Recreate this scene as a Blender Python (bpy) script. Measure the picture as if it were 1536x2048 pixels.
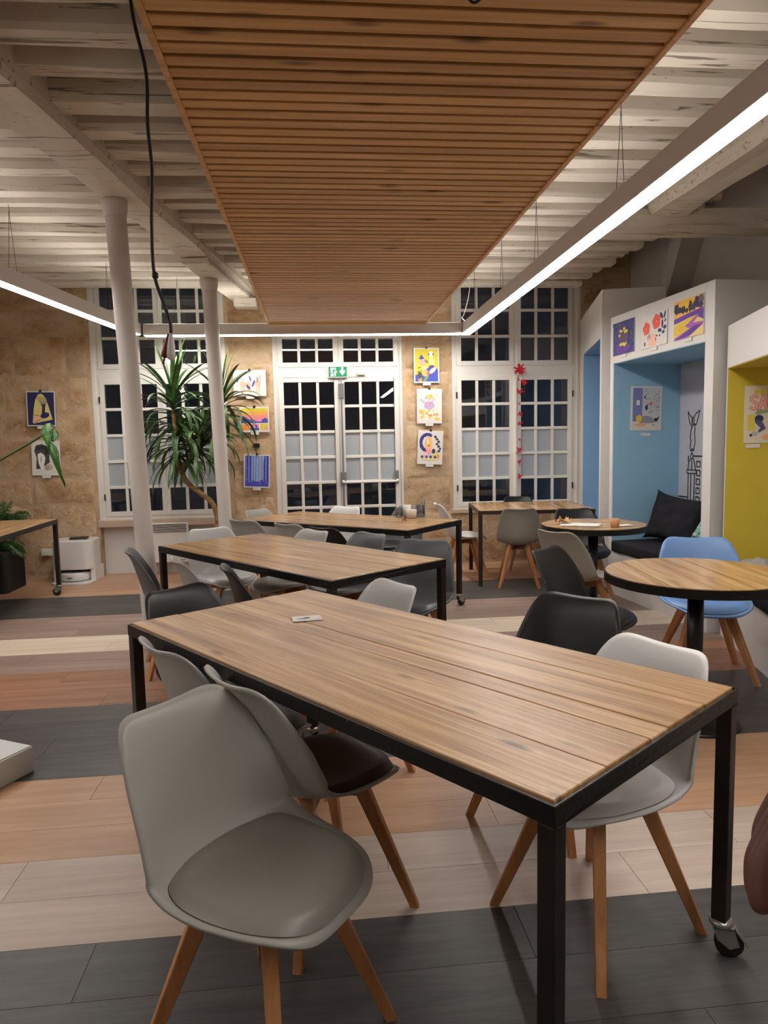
import bpy, bmesh, math, random
from mathutils import Vector, Matrix, noise

random.seed(11)
for o in list(bpy.data.objects):
    bpy.data.objects.remove(o)
SC = bpy.context.scene
COL = SC.collection
PI = math.pi

# ------------------------------------------------------------------ camera
PITCH, YAW, ROLL = 0.09679, 0.09202, 0.02032
CAM_H = 1.40
fw = Vector((math.sin(YAW) * math.cos(PITCH), math.cos(YAW) * math.cos(PITCH), -math.sin(PITCH)))
rt = Vector((math.cos(YAW), -math.sin(YAW), 0))
dn = fw.cross(rt)
r2 = rt * math.cos(ROLL) + dn * math.sin(ROLL)
d2 = -rt * math.sin(ROLL) + dn * math.cos(ROLL)
cam = bpy.data.cameras.new('camera')
cam.sensor_fit = 'VERTICAL'
cam.sensor_height = 24.0
cam.lens = 1386.45 * 24.0 / 2048.0
cam.clip_start = 0.02
cam_o = bpy.data.objects.new('camera', cam)
COL.objects.link(cam_o)
cam_o.matrix_world = Matrix(((r2.x, -d2.x, -fw.x, 0), (r2.y, -d2.y, -fw.y, 0), (r2.z, -d2.z, -fw.z, CAM_H), (0, 0, 0, 1)))
SC.camera = cam_o

# ------------------------------------------------------------------ world (night outside) and exposure
W = bpy.data.worlds.new('night')
SC.world = W
W.use_nodes = True
W.node_tree.nodes['Background'].inputs[0].default_value = (0.010, 0.011, 0.014, 1)
W.node_tree.nodes['Background'].inputs[1].default_value = 1.0
SC.view_settings.view_transform = 'Standard'
SC.view_settings.look = 'None'
SC.view_settings.gamma = 1.0
SC.view_settings.use_curve_mapping = False
SC.view_settings.exposure = 0.15
TUBE_POWER = 37.0          # radiance of the LED strips in the three suspended lights
ADDED_UPLIGHT = 10.5             # upward glow added to the fixtures to brighten a too dark ceiling

# ------------------------------------------------------------------ colour and material helpers
def S(r, g, b):
    def f(c):
        c /= 255.0
        return c / 12.92 if c <= 0.04045 else ((c + 0.055) / 1.055) ** 2.4
    return (f(r), f(g), f(b), 1.0)

MATS = {}
def base_mat(name, color, rough=0.5, metal=0.0, spec=0.5):
    m = bpy.data.materials.new(name)
    m.use_nodes = True
    b = m.node_tree.nodes['Principled BSDF']
    b.inputs['Base Color'].default_value = color
    b.inputs['Roughness'].default_value = rough
    b.inputs['Metallic'].default_value = metal
    b.inputs['Specular IOR Level'].default_value = spec
    MATS[name] = m
    return m, m.node_tree.nodes, m.node_tree.links, b

def coords(N, L, scale, rand=True):
    tc = N.new('ShaderNodeTexCoord')
    out = tc.outputs['Object']
    if rand:
        oi = N.new('ShaderNodeObjectInfo')
        mul = N.new('ShaderNodeVectorMath'); mul.operation = 'SCALE'
        mul.inputs[0].default_value = (37.0, 91.0, 53.0)
        L.new(oi.outputs['Random'], mul.inputs['Scale'])
        add = N.new('ShaderNodeVectorMath'); add.operation = 'ADD'
        L.new(out, add.inputs[0]); L.new(mul.outputs[0], add.inputs[1])
        out = add.outputs[0]
    mp = N.new('ShaderNodeMapping')
    mp.inputs['Scale'].default_value = scale
    L.new(out, mp.inputs['Vector'])
    return mp.outputs['Vector']

def tex_noise(N, L, vec, scale, detail=4, rough=0.55, dist=0.0):
    n = N.new('ShaderNodeTexNoise')
    n.inputs['Scale'].default_value = scale
    n.inputs['Detail'].default_value = detail
    n.inputs['Roughness'].default_value = rough
    n.inputs['Distortion'].default_value = dist
    L.new(vec, n.inputs['Vector'])
    return n.outputs['Fac']

def ramp(N, L, fac, stops):
    r = N.new('ShaderNodeValToRGB')
    e = r.color_ramp.elements
    while len(e) < len(stops):
        e.new(0.5)
    for i, (p, c) in enumerate(stops):
        e[i].position = p; e[i].color = c
    L.new(fac, r.inputs['Fac'])
    return r.outputs['Color']

def mix(N, L, fac, a, b, mode='MIX'):
    n = N.new('ShaderNodeMix'); n.data_type = 'RGBA'; n.blend_type = mode
    for s, v in ((n.inputs[0], fac), (n.inputs[6], a), (n.inputs[7], b)):
        if isinstance(v, (float, int)): s.default_value = v
        elif isinstance(v, tuple): s.default_value = v
        else: L.new(v, s)
    return n.outputs[2]

def bump(N, L, b, h, strength=0.2, dist=0.01):
    n = N.new('ShaderNodeBump')
    n.inputs['Strength'].default_value = strength
    n.inputs['Distance'].default_value = dist
    L.new(h, n.inputs['Height'])
    L.new(n.outputs['Normal'], b.inputs['Normal'])

def rand_value(N, L, col, lo, hi):
    oi = N.new('ShaderNodeObjectInfo')
    mr = N.new('ShaderNodeMapRange')
    mr.inputs['To Min'].default_value = lo; mr.inputs['To Max'].default_value = hi
    L.new(oi.outputs['Random'], mr.inputs['Value'])
    h = N.new('ShaderNodeHueSaturation')
    L.new(mr.outputs[0], h.inputs['Value']); L.new(col, h.inputs['Color'])
    return h.outputs['Color']

def plain(name, color, rough=0.5, metal=0.0, spec=0.5, var=0.0, vscale=6.0, bmp=0.0, bscale=60.0):
    m, N, L, b = base_mat(name, color, rough, metal, spec)
    if var or bmp:
        v = coords(N, L, (1, 1, 1))
        if var:
            f = tex_noise(N, L, v, vscale, 5)
            lo = tuple(c * (1 - var) for c in color[:3]) + (1,)
            hi = tuple(min(1, c * (1 + var)) for c in color[:3]) + (1,)
            L.new(ramp(N, L, f, [(0.3, lo), (0.7, hi)]), b.inputs['Base Color'])
        if bmp:
            bump(N, L, b, tex_noise(N, L, v, bscale, 4), bmp, 0.004)
    return m

def wood(name, cols, grain=(0.5, 9, 9), scale=1.6, rough=0.45, knots=0.0, val=(0.85, 1.15), bmp=0.12, knot_scale=(1.6, 7, 7), streak=0.35):
    m, N, L, b = base_mat(name, cols[1], rough)
    v = coords(N, L, grain)
    f = tex_noise(N, L, v, scale, 6, 0.6, 0.8)
    c = ramp(N, L, f, [(0.28, cols[0]), (0.5, cols[1]), (0.72, cols[2])])
    g2 = tuple(g * 5 if i else g * 1.6 for i, g in enumerate(grain))
    if grain[0] > grain[1]:
        g2 = (grain[0] * 5, grain[1] * 1.6, grain[2] * 5)
    v2 = coords(N, L, g2)
    f2 = tex_noise(N, L, v2, scale, 4, 0.7)
    dark = ramp(N, L, f2, [(0.35, (0.45, 0.40, 0.36, 1)), (0.6, (1, 1, 1, 1))])
    c = mix(N, L, streak, c, dark, 'MULTIPLY')
    if knots:
        vk = coords(N, L, knot_scale)
        vo = N.new('ShaderNodeTexVoronoi'); vo.inputs['Scale'].default_value = 1.0
        L.new(vk, vo.inputs['Vector'])
        k = ramp(N, L, vo.outputs['Distance'], [(0.05, (knots, knots, knots, 1)), (0.17, (0, 0, 0, 1))])
        c = mix(N, L, k, c, tuple(x * 0.32 for x in cols[0][:3]) + (1,))
    c = rand_value(N, L, c, *val)
    L.new(c, b.inputs['Base Color'])
    bump(N, L, b, f2, bmp, 0.003)
    return m

plain('white_paint', S(216, 213, 210), 0.55, var=0.03, vscale=3, bmp=0.03)
plain('white_frame', S(224, 221, 214), 0.4, bmp=0.03)
plain('plaster', S(196, 188, 180), 0.8, var=0.08, vscale=2, bmp=0.1, bscale=12)
plain('plaster_dim', S(196, 186, 176), 0.8, var=0.06, vscale=2, bmp=0.08, bscale=10)
plain('light_housing', S(214, 206, 202), 0.5)
plain('column_paint', S(214, 206, 200), 0.5, var=0.03, vscale=5, bmp=0.05)
def worn_black():
    m, N, L, b = base_mat('black_steel', S(24, 22, 21), 0.38, 0.3)
    v = coords(N, L, (1, 1, 1))
    sp = ramp(N, L, tex_noise(N, L, v, 70, 3), [(0.66, (0, 0, 0, 1)), (0.70, (0.8, 0.8, 0.8, 1))])
    big = ramp(N, L, tex_noise(N, L, v, 5, 3), [(0.45, (0, 0, 0, 1)), (0.6, (1, 1, 1, 1))])
    k = mix(N, L, 1.0, sp, big, 'MULTIPLY')
    L.new(mix(N, L, k, S(24, 22, 21), S(120, 112, 100)), b.inputs['Base Color'])
    bump(N, L, b, tex_noise(N, L, v, 45, 4), 0.3, 0.004)
worn_black()
plain('brown_steel', S(58, 46, 38), 0.45, 0.4, 0.5, var=0.3, vscale=7)
plain('worn_steel', S(50, 43, 37), 0.4, 0.5, 0.5, var=0.4, vscale=7)
plain('zinc', S(180, 178, 172), 0.35, 0.9)
plain('grey_metal', S(150, 152, 156), 0.35, 0.7)
plain('rubber', S(22, 22, 23), 0.6)
plain('black_plastic', S(18, 18, 19), 0.4)
plain('cable_black', S(20, 18, 17), 0.5)
plain('blue_alcove', S(146, 190, 216), 0.7, var=0.02)
plain('blue_alcove_deep', S(128, 168, 204), 0.7, var=0.02)
plain('yellow_alcove', S(208, 186, 58), 0.7, var=0.03)
plain('mural_white', S(196, 196, 205), 0.7)
plain('ink', S(34, 33, 38), 0.7)
plain('frosted', S(166, 173, 178), 0.55, spec=0.3)
plain('cloth_black', S(40, 39, 43), 0.9, spec=0.1, var=0.15, vscale=10, bmp=0.25, bscale=120)
plain('cloth_grey', S(150, 146, 142), 0.95, spec=0.1, var=0.12, vscale=14, bmp=0.35, bscale=70)
plain('paper', S(222, 219, 213), 0.7)
plain('paper_warm', S(224, 216, 196), 0.7)
plain('kraft', S(196, 150, 104), 0.8)
plain('ceramic', S(214, 203, 186), 0.35)
plain('robot_white', S(226, 224, 222), 0.3)
plain('robot_dark', S(60, 60, 62), 0.35)
plain('red_plug', S(120, 20, 24), 0.4)
plain('red_paper', S(196, 26, 50), 0.6)
plain('plinth_grey', S(205, 208, 206), 0.5, var=0.03)
plain('heater_white', S(222, 218, 212), 0.4)
plain('sill', S(190, 168, 148), 0.8, var=0.08, vscale=5, bmp=0.2, bscale=30)
plain('soil', S(45, 34, 26), 0.95, bmp=0.5, bscale=40)
plain('pot_black', S(24, 24, 26), 0.5)
plain('felt_black', S(14, 11, 9), 0.95)
plain('skin', S(104, 60, 50), 0.55, var=0.08, vscale=30)  # base colour darkened to stand in for the shadow on the hand
plain('sleeve', S(46, 40, 44), 0.9, bmp=0.2)
for nm, c in (('shell_grey', S(166, 165, 157)), ('shell_dark_grey', S(84, 87, 90)), ('shell_light_grey', S(158, 156, 153)),
              ('shell_white', S(216, 215, 213)), ('shell_black', S(24, 24, 26)), ('shell_taupe', S(150, 145, 134)),
              ('shell_blue', S(112, 150, 204)), ('shell_pale_grey', S(186, 187, 185))):
    plain(nm, c, 0.42)
for nm, c in (('pad_grey', S(138, 136, 128)), ('pad_dark_grey', S(78, 80, 83)), ('pad_light_grey', S(140, 137, 133)), ('pad_white', S(200, 196, 193)),
              ('pad_black', S(24, 24, 27)), ('pad_taupe', S(150, 146, 140)), ('pad_blue', S(104, 142, 196)), ('pad_pale_grey', S(180, 180, 178)),
              ('pad_brown', S(66, 58, 52))):
    plain(nm, c, 0.38, bmp=0.05, bscale=150)

wood('pine_slat', (S(192, 144, 88), S(216, 168, 108), S(230, 186, 128)), (0.35, 9, 9), 1.4, 0.5, knots=0.85, val=(0.88, 1.1), knot_scale=(2.3, 9, 3), streak=0.25)
wood('table_wood', (S(138, 102, 64), S(186, 145, 100), S(216, 182, 138)), (0.7, 8, 8), 1.7, 0.34, knots=0.9, val=(0.92, 1.08), bmp=0.35, knot_scale=(3.0, 11, 1), streak=0.6)
wood('table_wood_far', (S(152, 114, 74), S(192, 152, 106), S(218, 182, 136)), (0.6, 8, 8), 1.8, 0.22, knots=0.5, val=(0.92, 1.08), bmp=0.15, knot_scale=(1.8, 7, 1), streak=0.4)
wood('beech', (S(168, 112, 66), S(190, 132, 82), S(204, 148, 98)), (7, 7, 0.6), 2.0, 0.45, val=(0.92, 1.08), streak=0.2)
wood('beech_dark', (S(118, 74, 46), S(140, 88, 56), S(154, 100, 66)), (7, 7, 2), 2.0, 0.5, streak=0.25)
wood('floor_dark', (S(62, 60, 60), S(74, 72, 71), S(86, 83, 82)), (1.2, 8, 8), 2.2, 0.42, val=(0.9, 1.1), bmp=0.1, streak=0.25)
wood('floor_light', (S(186, 168, 154), S(202, 184, 170), S(214, 198, 184)), (0.5, 6, 6), 1.5, 0.45, val=(0.95, 1.05), bmp=0.06, streak=0.18)
wood('floor_tan', (S(178, 138, 108), S(192, 152, 120), S(204, 164, 132)), (0.6, 6, 6), 1.5, 0.42, val=(0.95, 1.05), bmp=0.06, streak=0.14)
wood('floor_red', (S(128, 90, 68), S(156, 112, 86), S(174, 130, 102)), (0.5, 7, 7), 1.8, 0.45, val=(0.86, 1.12), bmp=0.08, streak=0.3)
wood('floor_taupe', (S(128, 108, 98), S(148, 126, 115), S(164, 142, 130)), (0.5, 7, 7), 1.8, 0.45, val=(0.92, 1.08), bmp=0.08, streak=0.28)
wood('floor_cream', (S(196, 180, 160), S(212, 196, 176), S(222, 208, 190)), (0.6, 6, 6), 1.5, 0.45, val=(0.96, 1.04), bmp=0.06, streak=0.15)

def joist_mat(name='joist_paint', c0=S(206, 196, 178), c1=S(222, 214, 200)):
    m, N, L, b = base_mat(name, c1, 0.75)
    v = coords(N, L, (1, 1, 1))
    c = ramp(N, L, tex_noise(N, L, v, 2.0, 5), [(0.3, c0), (0.7, c1)])
    vc = coords(N, L, (0.9, 22, 22))
    f = tex_noise(N, L, vc, 1.3, 5, 0.6, 1.0)
    crack = ramp(N, L, f, [(0.605, (0, 0, 0, 1)), (0.65, (0.75, 0.75, 0.75, 1))])
    c = mix(N, L, crack, c, S(74, 58, 44))
    vs = coords(N, L, (9, 22, 22))
    sp = ramp(N, L, tex_noise(N, L, vs, 2.4, 3), [(0.70, (0, 0, 0, 1)), (0.735, (0.6, 0.6, 0.6, 1))])
    c = mix(N, L, sp, c, S(96, 78, 60))
    L.new(c, b.inputs['Base Color'])
    bump(N, L, b, f, -0.5, 0.01)
joist_mat()

def stone_mat(name, a, bcol, c, rel=0.5):
    m, N, L, b = base_mat(name, bcol, 0.9, spec=0.2)
    v = coords(N, L, (1, 1, 1.6))
    f = tex_noise(N, L, v, 2.6, 8, 0.62)
    col = ramp(N, L, f, [(0.3, a), (0.5, bcol), (0.7, c)])
    v2 = coords(N, L, (1, 1, 1))
    pits = ramp(N, L, tex_noise(N, L, v2, 30, 3), [(0.66, (0, 0, 0, 1)), (0.72, (0.6, 0.6, 0.6, 1))])
    col = mix(N, L, pits, col, S(108, 80, 54))
    pl = ramp(N, L, tex_noise(N, L, v2, 1.1, 6, 0.6), [(0.52, (0, 0, 0, 1)), (0.62, (0.55, 0.55, 0.55, 1))])
    col = mix(N, L, pl, col, S(206, 186, 160))
    col = rand_value(N, L, col, 0.9, 1.1)
    L.new(col, b.inputs['Base Color'])
    bump(N, L, b, tex_noise(N, L, v2, 18, 8, 0.72), rel, 0.035)
stone_mat('stone', S(160, 124, 86), S(202, 170, 132), S(224, 200, 168), 0.7)
stone_mat('mortar', S(174, 144, 112), S(198, 170, 138), S(212, 188, 158), 0.4)

def glass_mat():
    m = bpy.data.materials.new('night_glass'); m.use_nodes = True
    N, L = m.node_tree.nodes, m.node_tree.links
    N.remove(N['Principled BSDF'])
    t = N.new('ShaderNodeBsdfTransparent'); t.inputs[0].default_value = (0.82, 0.84, 0.86, 1)
    g = N.new('ShaderNodeBsdfGlossy'); g.inputs['Roughness'].default_value = 0.01
    fr = N.new('ShaderNodeFresnel'); fr.inputs['IOR'].default_value = 1.62
    mx = N.new('ShaderNodeMixShader')
    L.new(fr.outputs[0], mx.inputs[0]); L.new(t.outputs[0], mx.inputs[1]); L.new(g.outputs[0], mx.inputs[2])
    L.new(mx.outputs[0], N['Material Output'].inputs[0])
    MATS['night_glass'] = m
glass_mat()
def drinking_glass():
    m, N, L, b = base_mat('clear_glass', (0.9, 0.95, 0.95, 1), 0.03)
    b.inputs['Transmission Weight'].default_value = 0.95
    b.inputs['IOR'].default_value = 1.45
drinking_glass()
def emit(name, color, power):
    m, N, L, b = base_mat(name, color, 0.5)
    b.inputs['Emission Color'].default_value = color
    b.inputs['Emission Strength'].default_value = power
emit('led_strip', (1.0, 0.95, 0.90, 1), TUBE_POWER)
emit('added_uplight', (1.0, 0.95, 0.90, 1), ADDED_UPLIGHT)
emit('led_yellow', S(220, 220, 60), 0.5)

def leaf_mat(name, a, bcol, c):
    m, N, L, b = base_mat(name, bcol, 0.42)
    v = coords(N, L, (1.5, 30, 30))
    col = ramp(N, L, tex_noise(N, L, v, 1.5, 3), [(0.3, a), (0.5, bcol), (0.75, c)])
    col = rand_value(N, L, col, 0.7, 1.35)
    L.new(col, b.inputs['Base Color'])
leaf_mat('yucca_leaf', S(44, 74, 34), S(64, 100, 46), S(96, 130, 62))
leaf_mat('palm_leaf', S(34, 58, 26), S(48, 80, 36), S(74, 106, 48))
leaf_mat('monstera_leaf', S(44, 92, 30), S(56, 112, 36), S(80, 136, 50))
wood('yucca_bark', (S(120, 88, 58), S(166, 128, 84), S(206, 168, 108)), (6, 6, 14), 2.0, 0.9, bmp=0.6, streak=0.5)
plain('stem_green', S(70, 84, 40), 0.5)

def print_mat():
    m, N, L, b = base_mat('print', (1, 1, 1, 1), 0.65)
    a = N.new('ShaderNodeVertexColor'); a.layer_name = 'ink'
    L.new(a.outputs['Color'], b.inputs['Base Color'])
print_mat()

def pattern_cloth():
    m, N, L, b = base_mat('pattern_cloth', S(150, 190, 180), 0.9, spec=0.1)
    v = coords(N, L, (1, 1, 1))
    f = tex_noise(N, L, v, 26, 2, 0.5, 2.5)
    L.new(ramp(N, L, f, [(0.40, S(40, 76, 78)), (0.46, S(96, 168, 158)), (0.54, S(206, 218, 208)), (0.62, S(70, 130, 128))]), b.inputs['Base Color'])
pattern_cloth()

# ------------------------------------------------------------------ mesh builder
class MB:
    def __init__(s):
        s.v = []; s.f = []; s.c = []
    def add(s, vs, fs, color=None):
        n = len(s.v)
        s.v += [tuple(p) for p in vs]
        for f in fs:
            s.f.append(tuple(i + n for i in f)); s.c.append(color)
        return s
    def box(s, x0, x1, y0, y1, z0, z1, M=None):
        p = [Vector(q) for q in ((x0, y0, z0), (x1, y0, z0), (x1, y1, z0), (x0, y1, z0), (x0, y0, z1), (x1, y0, z1), (x1, y1, z1), (x0, y1, z1))]
        if M: p = [M @ q for q in p]
        return s.add(p, [(0, 3, 2, 1), (4, 5, 6, 7), (0, 1, 5, 4), (1, 2, 6, 5), (2, 3, 7, 6), (3, 0, 4, 7)])
    def frustum(s, a, b, wa, wb, up=(0, 0, 1)):
        """square bar from a to b, half widths wa, wb"""
        a, b = Vector(a), Vector(b); d = (b - a).normalized()
        u = d.cross(Vector(up))
        if u.length < 1e-4: u = d.cross(Vector((0, 1, 0)))
        u.normalize(); w = u.cross(d)
        P = []
        for c, r in ((a, wa), (b, wb)):
            rx, ry = r if isinstance(r, tuple) else (r, r)
            P += [c - u * rx - w * ry, c + u * rx - w * ry, c + u * rx + w * ry, c - u * rx + w * ry]
        return s.add(P, [(0, 1, 2, 3), (7, 6, 5, 4), (0, 4, 5, 1), (1, 5, 6, 2), (2, 6, 7, 3), (3, 7, 4, 0)])
    def tube(s, pts, r, n=8, cap=True):
        pts = [Vector(p) for p in pts]
        rings = []
        prev = None
        for i, p in enumerate(pts):
            d = (pts[min(i + 1, len(pts) - 1)] - pts[max(i - 1, 0)])
            d = d.normalized() if d.length > 1e-9 else Vector((0, 0, 1))
            if prev is None:
                u = d.orthogonal().normalized()
            else:
                u = prev - d * prev.dot(d)
                u = u.normalized() if u.length > 1e-6 else d.orthogonal().normalized()
            prev = u
            w = d.cross(u)
            rr = r[i] if isinstance(r, (list, tuple)) else r
            rings.append([p + (u * math.cos(2 * PI * k / n) + w * math.sin(2 * PI * k / n)) * rr for k in range(n)])
        V = [q for g in rings for q in g]
        F = []
        for i in range(len(rings) - 1):
            for k in range(n):
                a = i * n + k; b = i * n + (k + 1) % n
                F.append((a, b, b + n, a + n))
        if cap:
            F.append(tuple(reversed(range(n)))); F.append(tuple(range((len(rings) - 1) * n, len(rings) * n)))
        return s.add(V, F)
    def lathe(s, prof, n=32, M=None, arc=None):
        V = []; F = []
        for (r, z) in prof:
            for k in range(n):
                a = 2 * PI * k / n
                p = Vector((r * math.cos(a), r * math.sin(a), z))
                V.append(M @ p if M else p)
        for i in range(len(prof) - 1):
            for k in range(n):
                a = i * n + k; b = i * n + (k + 1) % n
                F.append((a, b, b + n, a + n))
        if prof[0][0] > 1e-6: F.append(tuple(reversed(range(n))))
        if prof[-1][0] > 1e-6: F.append(tuple(range((len(prof) - 1) * n, len(prof) * n)))
        return s.add(V, F)
    def prism(s, poly, z0, z1, M=None):
        n = len(poly)
        V = [Vector((x, y, z0)) for x, y in poly] + [Vector((x, y, z1)) for x, y in poly]
        if M: V = [M @ p for p in V]
        return s.add(V, [tuple(reversed(range(n))), tuple(range(n, 2 * n))] + [(i, (i + 1) % n, n + (i + 1) % n, n + i) for i in range(n)])
    def mesh(s, name, mat, bevel=0.0, segs=2, smooth=False):
        me = bpy.data.meshes.new(name)
        me.from_pydata(s.v, [], s.f)
        if any(c is not None for c in s.c):
            ca = me.color_attributes.new('ink', 'FLOAT_COLOR', 'CORNER')
            k = 0
            for poly, c in zip(me.polygons, s.c):
                for _ in poly.loop_indices:
                    ca.data[k].color = c or (1, 1, 1, 1); k += 1
        bm = bmesh.new(); bm.from_mesh(me)
        if bevel:
            bmesh.ops.remove_doubles(bm, verts=bm.verts, dist=1e-5)
            ed = [e for e in bm.edges if len(e.link_faces) == 2 and e.calc_face_angle(0) > 0.5]
            bmesh.ops.bevel(bm, geom=ed, offset=bevel, segments=segs, affect='EDGES', profile=0.5)
        if not any(c is not None for c in s.c):
            bmesh.ops.recalc_face_normals(bm, faces=bm.faces)
        bm.to_mesh(me); bm.free()
        if smooth:
            for p in me.polygons: p.use_smooth = True
        me.materials.append(MATS[mat])
        return me
    def build(s, name, mat, parent=None, loc=None, rot=None, bevel=0.0, segs=2, smooth=False, label=None):
        return inst(name, s.mesh(name, mat, bevel, segs, smooth), parent, loc, rot, label)

def inst(name, me, parent=None, loc=None, rot=None, label=None, mat=None):
    o = bpy.data.objects.new(name, me)
    COL.objects.link(o)
    if loc: o.location = loc
    if rot is not None: o.rotation_euler = (0, 0, rot) if isinstance(rot, (int, float)) else rot
    if parent: o.parent = parent
    if label: o['label'] = label
    if mat:
        o.material_slots[0].link = 'OBJECT'; o.material_slots[0].material = MATS[mat]
    return o

def tag(o, label, cat, group=None):
    o['label'] = label; o['category'] = cat
    if group: o['group'] = group
    return o

def thing(name, label, cat, loc=(0, 0, 0), rz=0.0, group=None):
    o = bpy.data.objects.new(name, None)
    o.empty_display_size = 0.1
    COL.objects.link(o)
    o.location = loc; o.rotation_euler = (0, 0, rz)
    return tag(o, label, cat, group)

def struct(o, label=None):
    o['kind'] = 'structure'
    if label: o['label'] = label
    return o

def recolor(o, mat):
    o.material_slots[0].link = 'OBJECT'; o.material_slots[0].material = MATS[mat]

def smooth_path(pts, n=8):
    P = [Vector(p) for p in pts]
    out = []
    for i in range(len(P) - 1):
        p0 = P[max(i - 1, 0)]; p1 = P[i]; p2 = P[i + 1]; p3 = P[min(i + 2, len(P) - 1)]
        for k in range(n):
            t = k / n
            out.append(0.5 * ((2 * p1) + (-p0 + p2) * t + (2 * p0 - 5 * p1 + 4 * p2 - p3) * t * t + (-p0 + 3 * p1 - 3 * p2 + p3) * t ** 3))
    out.append(P[-1])
    return out

# ================================================================== FLOOR
WALL_Y = 7.93
floor = struct(MB().box(-5.0, 3.75, -3.6, 8.3, -0.12, -0.005).build('floor', 'floor_taupe'), 'striped wood-look vinyl floor')
ROW = 0.209
bands = [(0.2, 1.93, 'floor_dark'), (1.93, 2.37, 'floor_light'), (2.37, 2.985, 'floor_tan'), (2.985, 3.85, 'floor_dark'), (3.85, 4.49, 'floor_red'),
         (4.49, 4.92, 'floor_taupe'), (4.92, 5.35, 'floor_cream'), (5.35, 6.02, 'floor_taupe'), (6.02, 6.86, 'floor_dark'), (6.86, 8.06, 'floor_tan')]
plank_mesh = {}
def plank(len_, wid, mat):
    k = (round(len_, 3), round(wid, 3), mat)
    if k not in plank_mesh:
        plank_mesh[k] = MB().box(-len_ / 2, len_ / 2, -wid / 2, wid / 2, -0.005, 0).mesh('floor_plank', mat)
    return plank_mesh[k]
SK = 0.010
row_i = 0
for (y0, y1, mt) in bands:
    n = max(1, round((y1 - y0) / ROW))
    w = (y1 - y0) / n
    for r in range(n):
        yc = y0 + w * (r + 0.5)
        off = (row_i * 0.43) % 1.22
        row_i += 1
        x = -4.9
        xs = [x]
        q = -4.9 + off
        if q - x < 0.1: q += 1.22
        while q < 3.6:
            xs.append(q); q += 1.22
        xs.append(3.7)
        for a, b in zip(xs[:-1], xs[1:]):
            ln = b - a
            inst('floor_plank', plank(ln - 0.0016, w - 0.0016, mt), floor, ((a + b) / 2, yc + SK * (a + b) / 2, 0), math.atan(SK))

# ================================================================== WALLS
wb = MB()
for (x0, x1, z0, z1) in ((-5.2, -2.44, 0, 3.6), (-1.0, -0.48, 0, 3.6), (0.97, 1.545, 0, 3.6), (3.055, 3.85, 0, 3.6),
                         (-2.44, -1.0, 3.22, 3.6), (-0.48, 0.97, 3.22, 3.6), (1.545, 3.055, 3.22, 3.6), (1.545, 3.055, 0, 0.615)):
    wb.box(x0, x1, WALL_Y, 8.3, z0, z1)
wall_back = struct(wb.build('wall_back', 'mortar'), 'worn beige limestone wall with three tall windows')
struct_panel = MB().box(-2.44, -1.0, 8.04, 8.3, 0, 0.56).build('niche_panel', 'white_paint', wall_back, label='white painted panel under the left window')
MB().box(-2.46, -0.99, 7.90, 8.06, 0.545, 0.625).build('window_sill', 'sill', wall_back, bevel=0.008)
MB().box(1.52, 3.07, 7.90, 8.06, 0.585, 0.635).build('window_sill', 'sill', wall_back, bevel=0.008)
wall_right = struct(MB().box(3.65, 3.85, -3.6, 8.3, 0, 3.9).build('wall_right', 'plaster_dim'))
wall_left = struct(MB().box(-5.2, -5.0, -3.6, 8.3, 0, 3.6).build('wall_left', 'plaster'))
wall_front = struct(MB().box(-5.2, 3.85, -3.8, -3.6, 0, 3.9).build('wall_front', 'plaster'))

def stone_block(x0, x1, z0, z1, proud, rough, seed):
    nx = max(6, int((x1 - x0) / 0.028)); nz = max(6, int((z1 - z0) / 0.028))
    V = []; F = []
    for j in range(nz + 1):
        for i in range(nx + 1):
            u = i / nx; v = j / nz
            x = x0 + (x1 - x0) * u; z = z0 + (z1 - z0) * v
            e = min(u * (x1 - x0), (1 - u) * (x1 - x0), v * (z1 - z0), (1 - v) * (z1 - z0))
            q = noise.noise(Vector((x * 5 + seed, z * 5, seed * 1.7)))
            q2 = noise.noise(Vector((x * 24 + seed, z * 24, seed * 0.3)))
            if i in (0, nx): x += 0.010 * noise.noise(Vector((seed, z * 18, i)))
            if j in (0, nz): z += 0.010 * noise.noise(Vector((x * 18, seed, j)))
            k = min(1.0, e / 0.011)
            y = min(0.004, -(proud * k) - rough * (0.7 * q + 0.8 * q2) * k + 0.004 * (1 - k))
            V.append((x, y, z))
    for j in range(nz):
        for i in range(nx):
            a = j * (nx + 1) + i
            F.append((a, a + 1, a + nx + 2, a + nx + 1))
    cx, cz = (x0 + x1) / 2, (z0 + z1) / 2
    V = [(x - cx, y, z - cz) for x, y, z in V]
    me = MB().add(V, F).mesh('stone_block', 'stone', smooth=True)
    for p in me.polygons:
        if p.normal.y > 0: me.flip_normals(); break
    return inst('stone_block', me, wall_back, (cx, WALL_Y, cz))

rs = random.Random(5)
def pier(x0, x1, z0, z1, wavg, rough=0.010):
    z = z0
    while z < z1 - 0.05:
        h = rs.uniform(0.26, 0.44)
        if z1 - z - h < 0.16: h = z1 - z
        x = x0
        while x < x1 - 0.02:
            w = rs.uniform(0.7, 1.3) * wavg
            if x1 - x - w < 0.18: w = x1 - x
            stone_block(x + 0.003, x + w - 0.003, z + 0.003, z + h - 0.003, rs.uniform(0.002, 0.008), rough * (1.8 if z < 0.9 else 1), rs.uniform(0, 90))
            x += w
        z += h
pier(-4.4, -2.47, 0.02, 3.2, 0.55)
pier(-0.975, -0.505, 0.02, 3.2, 0.40)
pier(0.995, 1.52, 0.02, 3.2, 0.40)
pier(3.08, 3.64, 0.02, 3.4, 0.40)
pier(1.56, 3.04, 0.02, 0.575, 0.5, 0.016)

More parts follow.
